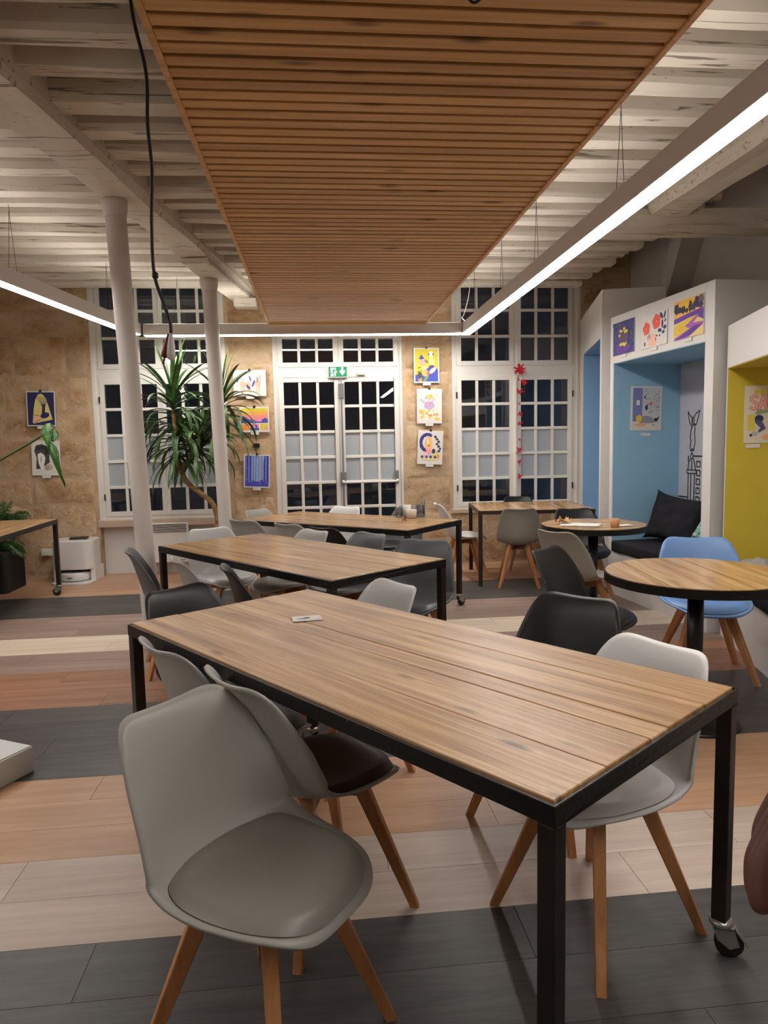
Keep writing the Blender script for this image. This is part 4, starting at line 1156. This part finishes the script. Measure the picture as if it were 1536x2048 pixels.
chair('light grey tub chair at the far left corner of the nearest table', -0.30, 2.385, 35, 'light_grey', 'dark_grey', G1, 0.95)
chair('white tub chair at the near right corner of the nearest table', 0.77, 1.855, 206, 'white', 'white', G1)
chair('black tub chair between the white chair and the round table', 0.82, 2.45, 224, 'black', 'black', G1)
chair('pale grey tub chair on the far right side of the nearest table', 0.082, 2.922, 208, 'pale_grey', 'pale_grey', G1)
chair('black tub chair at the far end of the nearest table', -0.45, 2.945, -43, 'black', 'black', G1)
chair('dark grey tub chair seen in profile beside the nearer column', -0.915, 4.47, 14, 'dark_grey', 'dark_grey', G2)
chair('light grey tub chair on the left side of the second table', -0.555, 4.075, 22, 'light_grey', 'grey', G2, 0.9)
chair('thin black tub chair on the left side of the second table', -0.225, 3.715, 13, 'black', 'brown', G2, 0.9)
chair('white tub chair at the far left end of the second table', -0.72, 5.23, -58, 'pale_grey', 'pale_grey', G2)
chair('grey tub chair at the near right corner of the second table', 0.555, 4.17, 245, 'dark_grey', 'dark_grey', G2)
chair('charcoal tub chair in the middle of the far side of the second table', 0.13, 4.68, 217, 'dark_grey', 'dark_grey', G2)
chair('mid grey tub chair on the far side of the second table beside the charcoal one', -0.265, 4.955, 217, 'grey', 'grey', G2)
chair('grey tub chair on the near side of the third table', -0.085, 5.845, 46, 'grey', 'grey', G3, 0.92)
chair('black tub chair in profile on the near side of the third table', 0.215, 5.495, 42, 'black', 'black', G3, 0.92)
chair('light grey tub chair at the near left corner of the third table', -0.50, 6.26, 50, 'light_grey', 'light_grey', G3)
chair('taupe grey tub chair at the far left end of the third table', -0.42, 6.86, -36, 'taupe', 'taupe', G3)
chair('white tub chair in front of the glazed door', 0.10, 6.83, 232, 'white', 'white', G3)
chair('dark tub chair behind the glasses on the third table', 0.72, 6.62, 228, 'dark_grey', 'black', G3)
chair('white tub chair seen from the side left of the short table', 1.50, 7.14, 0, 'white', 'white')
chair('taupe tub chair with its back to the camera at the short table', 1.93, 6.62, 77, 'taupe', 'taupe', None, 0.9)
chair('black tub chair between the short table and the garland window', 2.24, 7.50, -94, 'black', 'black', None, 0.9)
chair('black tub chair behind the far round table', 2.31, 5.88, -92, 'black', 'black')
chair('taupe tub chair facing the far round table', 1.86, 4.80, 30, 'taupe', 'taupe')
chair('black tub chair with its seat towards the near round table', 1.49, 3.69, -46, 'black', 'black')
chair('light blue tub chair behind the near round table', 2.265, 3.85, -106, 'blue', 'blue', None, 1.12)

# ================================================================== SMALL THINGS ON TABLES
cd = MB().box(-0.055, 0.055, -0.038, 0.038, 0, 0.0012).build('card', 'paper', None, (-0.062, 2.585, 0.7525), 0.12)
tag(cd, 'small printed card lying on the nearest table', 'card')
a = Art(0.105, 0.07); a.rect(0, 0, 1, 1, S(214, 218, 190)); a.rect(0, 0, 1, 0.3, WHT); a.rect(0.6, 0.32, 1, 1, S(206, 210, 150)); a.ell(0.35, 0.5, 0.25, 0.12, S(140, 166, 176)); a.ell(0.5, 0.62, 0.14, 0.1, S(70, 84, 66)); a.ell(0.42, 0.45, 0.2, 0.06, S(80, 96, 100))
a.line([(0.2, 0.18), (0.5, 0.2)], 0.005, S(120, 124, 140)); a.line([(0.55, 0.12), (0.9, 0.14)], 0.004, S(120, 124, 140)); a.ell(0.94, 0.25, 0.03, 0.04, BLK)
o = a.build(cd, (0, 0, 0.0006)); o.rotation_euler = (-PI / 2, 0, 0)
TZ = 0.7525
def cup(name, label, loc, prof, mat, cat_, n=24):
    o = MB().lathe(prof, n).build(name, mat, None, loc, smooth=True)
    return tag(o, label, cat_)
def hollow(r0, r1, h, t=0.003):
    return [(r0, 0), (r1, h), (r1 - t, h), (r0 - t, t), (0.0005, t)]
cup('serving_pot', 'small cream pot standing on the third table', (0.80, 6.03, TZ), hollow(0.044, 0.046, 0.075, .004), 'ceramic', 'pot')
cup('drinking_glass', 'short glass left of the cream pot', (0.70, 6.12, TZ), hollow(0.030, 0.036, 0.085), 'clear_glass', 'glass')
gl = thing('cutlery_jar', 'tall glass jar with cutlery behind the cream pot', 'jar', (0.90, 6.19, TZ))
MB().lathe(hollow(0.042, 0.044, 0.10), 24).build('jar_glass', 'clear_glass', gl, smooth=True)
for k, (dx, dy) in enumerate(((-.015, 0.0), (.01, .012), (.018, -.01), (0.0, -.015))):
    MB().frustum((dx, dy, 0.006), (dx * 2.2, dy * 2.2, 0.15), (0.004, 0.0015), (0.007, 0.002)).build('cutlery', 'zinc', gl)
cup('beaker', 'white beaker between the glass and the cutlery jar', (0.775, 6.15, TZ), hollow(0.032, 0.038, 0.105), 'paper', 'cup')
tw = thing('pine_cone', 'tiny brown twig ornament at the front of the third table', 'ornament', (0.70, 5.72, TZ))
MB().tube([(-0.018, 0, 0.004), (-0.006, 0, 0.035)], 0.005, 6).tube([(0.012, 0, 0.004), (0.004, 0.004, 0.038)], 0.006, 6).tube([(-0.006, 0, 0.03), (0.006, 0, 0.02)], 0.004, 6).build('twigs', 'beech_dark', tw)
cup('paper_cup', 'kraft paper cup on the far round table', (2.19, 4.97, TZ), hollow(0.030, 0.037, 0.062, .0015), 'kraft', 'cup')
def sheet(name, label, loc, rz, w, d, lift, mat, cat_, art=None):
    V = []; F = []; n = 10
    for j in range(n + 1):
        for i in range(n + 1):
            u, v = i / n - .5, j / n - .5
            V.append((u * w, v * d, 0.002 + lift * max(0, noise.noise(Vector((u * 4, v * 4, w * 50))) + .2) * (0.3 + abs(u))))
    for j in range(n):
        for i in range(n):
            q = j * (n + 1) + i; F.append((q, q + 1, q + n + 2, q + n + 1))
    o = MB().add(V, F).build(name, mat, None, loc, rz, smooth=True)
    md = o.modifiers.new('s', 'SOLIDIFY'); md.thickness = 0.0008
    return tag(o, label, cat_)
sheet('newspaper', 'unfolded white newspaper on the left of the far round table', (2.0, 5.16, TZ), -0.45, 0.30, 0.21, 0.012, 'paper', 'newspaper')
sheet('paper_napkin', 'crumpled kraft napkin on the newspaper', (1.90, 5.27, TZ + 0.012), 0.3, 0.11, 0.07, 0.09, 'kraft', 'napkin')
sheet('paper_napkin', 'small white napkin beside the paper cup', (2.30, 5.04, TZ), 0.2, 0.12, 0.09, 0.006, 'paper', 'napkin')

# ================================================================== WALL FITTINGS
ex = thing('exit_sign', 'green illuminated exit sign with running figure and arrow above the door', 'sign', (0.240, 7.905, 2.224))
MB().box(-0.11, 0.11, 0.0, 0.045, -0.065, 0.065).build('sign_case', 'white_frame', ex, bevel=0.004)
a = Art(0.206, 0.112); GE = S(20, 138, 96); WE = S(206, 238, 222)
a.rect(0, 0, 1, 1, GE); a.rect(0.11, 0.07, 0.40, 0.92, WE)
a.ell(0.33, 0.78, 0.025, 0.05, GE, 10); a.poly([(0.22, 0.5), (0.26, 0.74), (0.34, 0.7), (0.30, 0.46)], GE)
a.line([(0.27, 0.7), (0.18, 0.66), (0.15, 0.52)], 0.006, GE); a.line([(0.32, 0.68), (0.36, 0.56), (0.41, 0.56)], 0.006, GE)
a.line([(0.27, 0.5), (0.22, 0.36), (0.12, 0.34)], 0.008, GE); a.line([(0.27, 0.48), (0.30, 0.32), (0.31, 0.1)], 0.008, GE)
a.poly([(0.70, 0.96), (0.81, 0.96), (0.81, 0.58), (0.90, 0.70), (0.90, 0.46), (0.755, 0.14), (0.61, 0.46), (0.61, 0.70), (0.70, 0.58)], WE)
a.build(ex, (0, 0, 0), 'pictogram')
MB().lathe([(0.008, 0), (0.008, 0.002), (0.001, 0.003)], 10, Matrix.Translation((-0.012, -0.001, 0)) @ Matrix.Rotation(PI / 2, 4, 'X')).build('status_lamp', 'led_yellow', ex)
tag(MB().box(-0.05, 0.05, -0.02, 0.01, -0.012, 0.012).build('door_contact', 'ceramic', None, (0.50, 7.93, 2.20), bevel=0.003), 'small cream door contact right of the exit sign', 'door contact')

gd = thing('paper_garland', 'string of red paper flowers hanging down the right window', 'garland', (2.318, 7.885, 2.23))
MB().tube(smooth_path([(0.0, 0, 0.02), (0.0, -0.004, -0.4), (0.004, 0, -0.9), (-0.002, 0, -1.42)], 5), 0.0015, 5).tube(smooth_path([(0.01, 0, 0.0), (0.05, -0.01, -0.12), (0.06, -0.01, -0.3)], 4), 0.0012, 4).build('string', 'red_paper', gd)
def burst(n, r, seed):
    rr = random.Random(seed); m = MB()
    for k in range(n):
        th = 2 * PI * k / n + rr.uniform(-.3, .3); l = r * rr.uniform(.6, 1.1); el = rr.uniform(-.4, .8)
        d = Vector((math.cos(th) * math.cos(el), -abs(math.sin(el)) * .6, math.sin(th) * math.cos(el)))
        m.frustum((0, 0, 0), d * l, (r * .16, 0.001), (r * .10, 0.001), up=(0, 1, 0.2))
    return m.mesh('paper_flower', 'red_paper')
for (x, z, n, r) in ((0.0, 0.0, 12, 0.075), (0.03, -0.03, 7, 0.05), (0.055, -0.15, 9, 0.045), (0.0, -0.255, 6, 0.05), (0.0, -0.39, 4, 0.03), (0.0, -0.51, 7, 0.042), (0.0, -0.62, 7, 0.042),
                     (0.0, -0.80, 4, 0.035), (0.0, -0.925, 8, 0.05), (0.0, -1.06, 5, 0.042), (0.0, -1.225, 7, 0.045), (-0.012, -0.12, 3, 0.03)):
    inst('paper_flower', burst(n, r, int(abs(z) * 1000) + n), gd, (x, -0.006, z))

ht = thing('wall_heater', 'white electric wall heater under the left window', 'heater', (-1.69, 7.845, 0.14))
MB().box(-0.21, 0.21, 0, 0.075, 0, 0.44).build('heater_case', 'heater_white', ht, bevel=0.008)
MB().box(-0.20, 0.20, -0.002, 0.03, 0.335, 0.428).build('grille_recess', 'worn_steel', ht)
for k in range(7):
    MB().box(-0.20, 0.20, -0.008, 0.012, 0.340 + k * 0.0125, 0.3445 + k * 0.0125).build('grille_slat', 'heater_white', ht)
for sx in (-1, 1): MB().box(sx * 0.15 - 0.02, sx * 0.15 + 0.02, 0.07, 0.19, 0.08, 0.36).build('wall_bracket', 'zinc', ht)
MB().box(0.12, 0.17, -0.003, 0.005, 0.02, 0.035).build('maker_plate', 'zinc', ht)

rb_ = thing('robot_vacuum_dock', 'white robot vacuum station against the stone wall', 'vacuum dock', (-2.63, 7.70, 0))
def rrect(hx, hy, r, n=6):
    P = []
    for (cx_, cy_, a0) in ((hx - r, hy - r, 0), (-hx + r, hy - r, PI / 2), (-hx + r, -hy + r, PI), (hx - r, -hy + r, 1.5 * PI)):
        for k in range(n + 1):
            a_ = a0 + PI / 2 * k / n; P.append((cx_ + r * math.cos(a_), cy_ + r * math.sin(a_)))
    return P
MB().prism(rrect(0.215, 0.18, 0.10), 0.145, 0.455).build('dock_body', 'robot_white', rb_, bevel=0.012, segs=3, smooth=False)
MB().box(-0.215, -0.165, -0.12, 0.18, 0.0, 0.15).box(0.165, 0.215, -0.12, 0.18, 0, 0.15).box(-0.17, 0.17, 0.10, 0.18, 0, 0.15).build('dock_side', 'robot_white', rb_, bevel=0.006)
MB().prism(rrect(0.205, 0.23, 0.08), 0.0, 0.022, Matrix.Translation((0, -0.05, 0))).build('ramp', 'robot_white', rb_, bevel=0.004)
MB().box(-0.16, 0.16, 0.095, 0.10, 0.02, 0.145).build('bay_back', 'robot_dark', rb_)
rv = thing('robot_vacuum', 'white disc robot vacuum parked in its station', 'robot vacuum', (-2.63, 7.63, 0.0225))
MB().lathe([(0.150, 0.008), (0.158, 0.02), (0.158, 0.075), (0.150, 0.086), (0.001, 0.088)], 40).build('vacuum_body', 'robot_white', rv, smooth=True)
MB().lathe([(0.045, 0.086), (0.045, 0.102), (0.04, 0.106), (0.001, 0.106)], 24).build('sensor_turret', 'robot_dark', rv, smooth=True)
MB().box(-0.04, 0.01, -0.1605, -0.155, 0.04, 0.05).build('front_slot', 'robot_dark', rv)
bk = MB().box(-0.09, 0.09, -0.06, 0.06, 0, 0.018).build('remote_tray', 'black_plastic', None, (-2.60, 7.70, 0.4555), 0.15, bevel=0.004)
tag(bk, 'flat black tray lying on the vacuum station', 'tray')
sk = thing('power_socket', 'white wall socket with plugs left of the vacuum station', 'socket', (-2.99, 7.895, 0.29))
MB().box(-0.09, 0.09, -0.002, 0.035, -0.04, 0.04).build('cover_plate', 'heater_white', sk, bevel=0.004)
MB().box(-0.06, -0.01, -0.045, 0.0, -0.03, 0.02).build('plug', 'heater_white', sk, bevel=0.006)
MB().box(0.03, 0.06, 0.0, 0.03, -0.29, -0.04).build('cable_trunking', 'heater_white', sk)

pn = thing('white_plinth', 'low pale grey box on the floor at the left edge', 'box', (-1.285, 3.065, 0), math.radians(-118.0))
MB().box(0, 0.62, -0.62, 0, 0.0, 0.115).build('plinth_body', 'plinth_grey', pn, bevel=0.006)
MB().box(0.006, 0.614, -0.614, -0.006, 0.115, 0.119).build('plinth_lid', 'plinth_grey', pn, bevel=0.0015)

# ================================================================== PLANTS
def leaf_strip(length, width, elev, droop, seed, nseg=9, fold=0.35):
    rr = random.Random(seed)
    x = z = 0.0; e = elev; V = []; F = []; ds = length / nseg
    tw = rr.uniform(-.25, .25)
    for i in range(nseg + 1):
        t = i / nseg
        w = width * (0.45 + 1.1 * t) * (1 - t) ** 0.55 if t > 0.12 else width * (0.5 + t)
        w = min(w, width) / 2
        if i == nseg: w = 0.0008
        V += [(x, -w, z + w * fold), (x, 0, z), (x, w, z + w * fold)]
        if i < nseg:
            e -= droop * (0.5 + 1.2 * t) / nseg
            x += math.cos(e) * ds; z += math.sin(e) * ds
    for i in range(nseg):
        q = i * 3
        F += [(q, q + 3, q + 4, q + 1), (q + 1, q + 4, q + 5, q + 2)]
    return MB().add(V, F)
yu = thing('yucca_tree', 'tall yucca tree with drooping leaves behind the farther column', 'plant', (-1.09, 7.42, 0))
MB().lathe([(0.15, 0), (0.17, 0.02), (0.20, 0.34), (0.21, 0.36), (0.195, 0.36), (0.185, 0.33)], 28).build('pot', 'pot_black', yu, smooth=True)
MB().lathe([(0.187, 0.32), (0.001, 0.325)], 24).build('soil', 'soil', yu)
MB().tube(smooth_path([(0.0, 0, 0.3), (-0.005, 0, 0.45), (0.01, 0, 0.60)], 4), [0.04] * 9, 12).build('trunk_stump', 'yucca_bark', yu, smooth=True)
MB().tube(smooth_path([(0.01, 0, 0.56), (-0.005, 0, 0.72), (-0.05, -0.01, 0.84), (-0.15, -0.02, 0.93), (-0.29, -0.02, 1.06), (-0.36, 0.0, 1.25), (-0.38, 0.0, 1.5), (-0.39, 0, 1.78)], 5), 0.026, 10).build('trunk', 'yucca_bark', yu, smooth=True)
MB().tube(smooth_path([(-0.34, 0, 1.20), (-0.22, -0.02, 1.34), (-0.12, -0.03, 1.42)], 5), 0.02, 8).build('branch', 'yucca_bark', yu, smooth=True)
MB().tube(smooth_path([(-0.25, -0.02, 1.32), (-0.08, 0.0, 1.46), (0.06, 0, 1.60), (0.11, 0, 1.80)], 5), 0.02, 8).build('branch', 'yucca_bark', yu, smooth=True)
YL = {}
for e_i, (el, dr) in enumerate(((1.35, 0.25), (1.0, 0.6), (0.7, 1.4), (0.4, 1.9), (0.05, 1.7), (-0.4, 1.1))):
    for q in range(3):
        YL[(e_i, q)] = leaf_strip(0.44 + 0.06 * q, 0.056 + 0.006 * q, el, dr, e_i * 7 + q).mesh('leaf', 'yucca_leaf', smooth=True)
ry = random.Random(12)
def crown(c, n, up=0.30, lo=0, spread=0.25):
    for k in range(n):
        t = k / n
        e_i = min(5, int(lo + (6 - lo) * t))
        th = k * 2.39996 + ry.uniform(-.3, .3)
        # the plant has grown flat along the window
        th = math.atan2(0.42 * math.sin(th), math.cos(th))
        z = c[2] + up * (0.5 - t)
        o = inst('leaf', YL[(e_i, ry.randrange(3))], yu, (c[0], c[1], z), (ry.uniform(-.15, .15), ry.uniform(-.12, .12), th))
crown((-0.40, 0.0, 1.80), 72, 0.42)
crown((-0.36, 0.0, 1.45), 48, 0.3, 2)
crown((-0.12, -0.03, 1.42), 48, 0.2, 1)
crown((0.11, 0.0, 1.82), 60, 0.34)

pa = thing('potted_palm', 'bushy potted palm in a black planter behind the left table', 'plant', (-3.37, 7.33, 0))
MB().prism(rrect(0.26, 0.24, 0.05), 0, 0.40).build('planter', 'pot_black', pa, bevel=0.01)
MB().prism(rrect(0.24, 0.22, 0.05), 0.395, 0.405).build('soil', 'soil', pa)
def frond(length, elev, droop, seed):
    rr = random.Random(seed); m = MB()
    x = z = 0; e = elev; n = 18; pts = [(0, 0, 0)]
    ds = length / n; dirs = [e]
    for i in range(n):
        e -= droop * (0.4 + 1.2 * i / n) / n
        x += math.cos(e) * ds; z += math.sin(e) * ds; pts.append((x, 0, z)); dirs.append(e)
    m.tube(pts, [0.006 * (1 - i / (n + 2)) + 0.0012 for i in range(n + 1)], 5)
    for i in range(4, n + 1):
        t = i / n
        ll = 0.26 * math.sin(PI * (0.18 + 0.78 * t)) + 0.03
        p = Vector(pts[i]); d = Vector((math.cos(dirs[i]), 0, math.sin(dirs[i])))
        for s_ in (-1, 1):
            v = (d * 0.75 + Vector((0, s_ * 0.8, 0)) + Vector((0, 0, -0.25 + rr.uniform(-.1, .1)))).normalized()
            w = d.cross(v).cross(v).normalized() * 0.011
            a_ = p; b_ = p + v * ll * .5 + Vector((0, 0, .01)); c_ = p + v * ll + Vector((0, 0, -0.05 * ll / .2))
            m.add([a_ - w * .5, a_ + w * .5, b_ + w, b_ - w, c_], [(0, 1, 2, 3), (3, 2, 4)])
    return m
FR = [frond(0.60 + 0.06 * q, el, dr, q + 40).mesh('frond', 'palm_leaf') for q, (el, dr) in enumerate(((1.4, 0.8), (1.2, 1.4), (1.0, 2.0), (0.75, 2.2), (0.45, 1.7)))]
for k in range(84):
    th = k * 2.39996
    o = inst('frond', FR[k % 5], pa, (0.07 * math.cos(th), 0.06 * math.sin(th), 0.40), (0, 0, th))
    sc = random.uniform(0.8, 1.05)
    if k % 5 > 1:
        if math.sin(th) > 0: sc *= 0.66
        elif math.sin(th) < -0.5: sc *= 0.7
        if math.cos(th) > 0.3: sc *= 0.62
    if math.cos(th) > 0.4 and math.sin(th) < 0.1: sc *= 0.7
    if math.sin(th) < -0.6: sc *= 0.66
    o.scale = (sc * (1 if k % 5 > 1 else 0.62), sc * (1 if k % 5 > 1 else 0.75), sc)

mo = thing('monstera_plant', 'monstera with one split green leaf reaching in at the left edge', 'plant', (-2.62, 4.40, 0))
MB().lathe([(0.15, 0), (0.20, 0.36), (0.21, 0.38), (0.19, 0.38), (0.18, 0.34)], 28).build('pot', 'pot_black', mo, smooth=True)
MB().lathe([(0.181, 0.33), (0.001, 0.335)], 24).build('soil', 'soil', mo)
MB().tube(smooth_path([(0.0, 0, 0.3), (0.05, 0, 0.7), (0.28, 0.03, 1.13), (0.62, 0.05, 1.32), (0.86, 0.06, 1.455), (0.925, 0.06, 1.495)], 6), [0.011] * 12 + [0.008] * 19, 8).build('stem', 'stem_green', mo, smooth=True)
# split leaf blade: outline with deep notches, hanging from the stem end and slightly folded along the midrib
OUT = [(0, 0), (15, 160), (75, 220), (155, 230), (225, 190), (215, 140), (150, 82), (275, 100), (325, 50), (325, -20), (275, -80), (255, -50), (235, -112), (150, -62),
       (230, -125), (315, -210), (355, -300), (335, -390), (300, -270), (235, -190), (178, -205), (255, -340), (300, -480), (335, -600), (375, -700), (400, -840), (385, -930),
       (335, -740), (300, -620), (240, -440), (170, -270), (95, -110), (35, -30)]
KL = 0.000346
leaf = MB()
P_ = [Vector((x * KL, 0, z * KL)) for x, z in OUT]
ax = Vector((0.42, 0, -0.9)).normalized()
def fold(p):
    d = abs(p.x * -ax.z + p.z * ax.x)
    return Vector((p.x, -0.25 * d + 0.06 * math.sin(p.z * 9), p.z))
bmx = bmesh.new()
bmx.faces.new([bmx.verts.new(p) for p in P_])
bmesh.ops.triangulate(bmx, faces=bmx.faces[:])
bmesh.ops.subdivide_edges(bmx, edges=bmx.edges[:], cuts=2, use_grid_fill=True)
bmx.verts.index_update()
leaf.add([fold(v_.co) for v_ in bmx.verts], [tuple(v_.index for v_ in f.verts) for f in bmx.faces])
bmx.free()
lo_ = leaf.build('leaf', 'monstera_leaf', mo, (0.925, 0.06, 1.495), smooth=True)
md = lo_.modifiers.new('s', 'SOLIDIFY'); md.thickness = 0.0015

# ================================================================== HAND AT THE RIGHT EDGE
def person_hand():
    verts = []; edges = []; rad = []
    def v(p, r):
        verts.append(p); rad.append(r); return len(verts) - 1
    def e(a_, b_): edges.append((a_, b_))
    w0 = v((0.428, 0.530, 1.215), 0.026)          # wrist is the root
    f1 = v((0.462, 0.520, 1.30), 0.031); e(w0, f1)
    f2 = v((0.500, 0.490, 1.41), 0.037); e(f1, f2)
    f3 = v((0.545, 0.455, 1.53), 0.042); e(f2, f3)
    p1 = v((0.408, 0.523, 1.178), 0.028); e(w0, p1)
    first = [(0.3620, 0.4760, 1.1263), (0.3430, 0.4735, 1.1053), (0.3245, 0.4669, 1.0825), (0.3195, 0.4596, 1.0662), (0.3190, 0.4525, 1.0570)]
    for k in range(4):
        off = Vector((0.002 + 0.0125 * k, 0.0185 * k, -0.009 - 0.004 * (k == 1) - 0.006 * (k == 2) - 0.002 * (k == 3)))
        st = (1.0, 1.12, 1.18, 1.02)[k]
        b0 = Vector(first[0]) + off
        m_ = v(tuple(b0 * .5 + Vector(verts[p1]) * .5), 0.017); e(p1, m_)
        prev = m_
        for q, p in enumerate(first):
            pp = b0 + (Vector(p) - Vector(first[0])) * st
            i_ = v(tuple(pp), (0.0125, 0.0115, 0.0112, 0.0100, 0.0080)[q]); e(prev, i_); prev = i_
    t1 = v((0.412, 0.490, 1.170), 0.015); e(p1, t1)
    t2 = v((0.408, 0.470, 1.140), 0.0125); e(t1, t2)
    t3 = v((0.402, 0.455, 1.115), 0.010); e(t2, t3)
    me = bpy.data.meshes.new('person'); me.from_pydata(verts, edges, [])
    o = bpy.data.objects.new('person', me); COL.objects.link(o)
    md = o.modifiers.new('skin', 'SKIN'); md.use_smooth_shade = True
    for i, r in enumerate(rad):
        me.skin_vertices[0].data[i].radius = (r, r)
    me.skin_vertices[0].data[0].use_root = True
    ss = o.modifiers.new('sub', 'SUBSURF'); ss.levels = 2; ss.render_levels = 2
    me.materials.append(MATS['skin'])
    tag(o, 'relaxed bare hand of a person hanging at the right edge of the picture', 'person')
    MB().tube(smooth_path([(0.455, 0.522, 1.28), (0.500, 0.490, 1.41), (0.545, 0.455, 1.54)], 4), [0.047, 0.048, 0.049, 0.05, 0.052, 0.053, 0.055, 0.056, 0.057], 20).build('sleeve', 'sleeve', o, smooth=True)
person_hand()
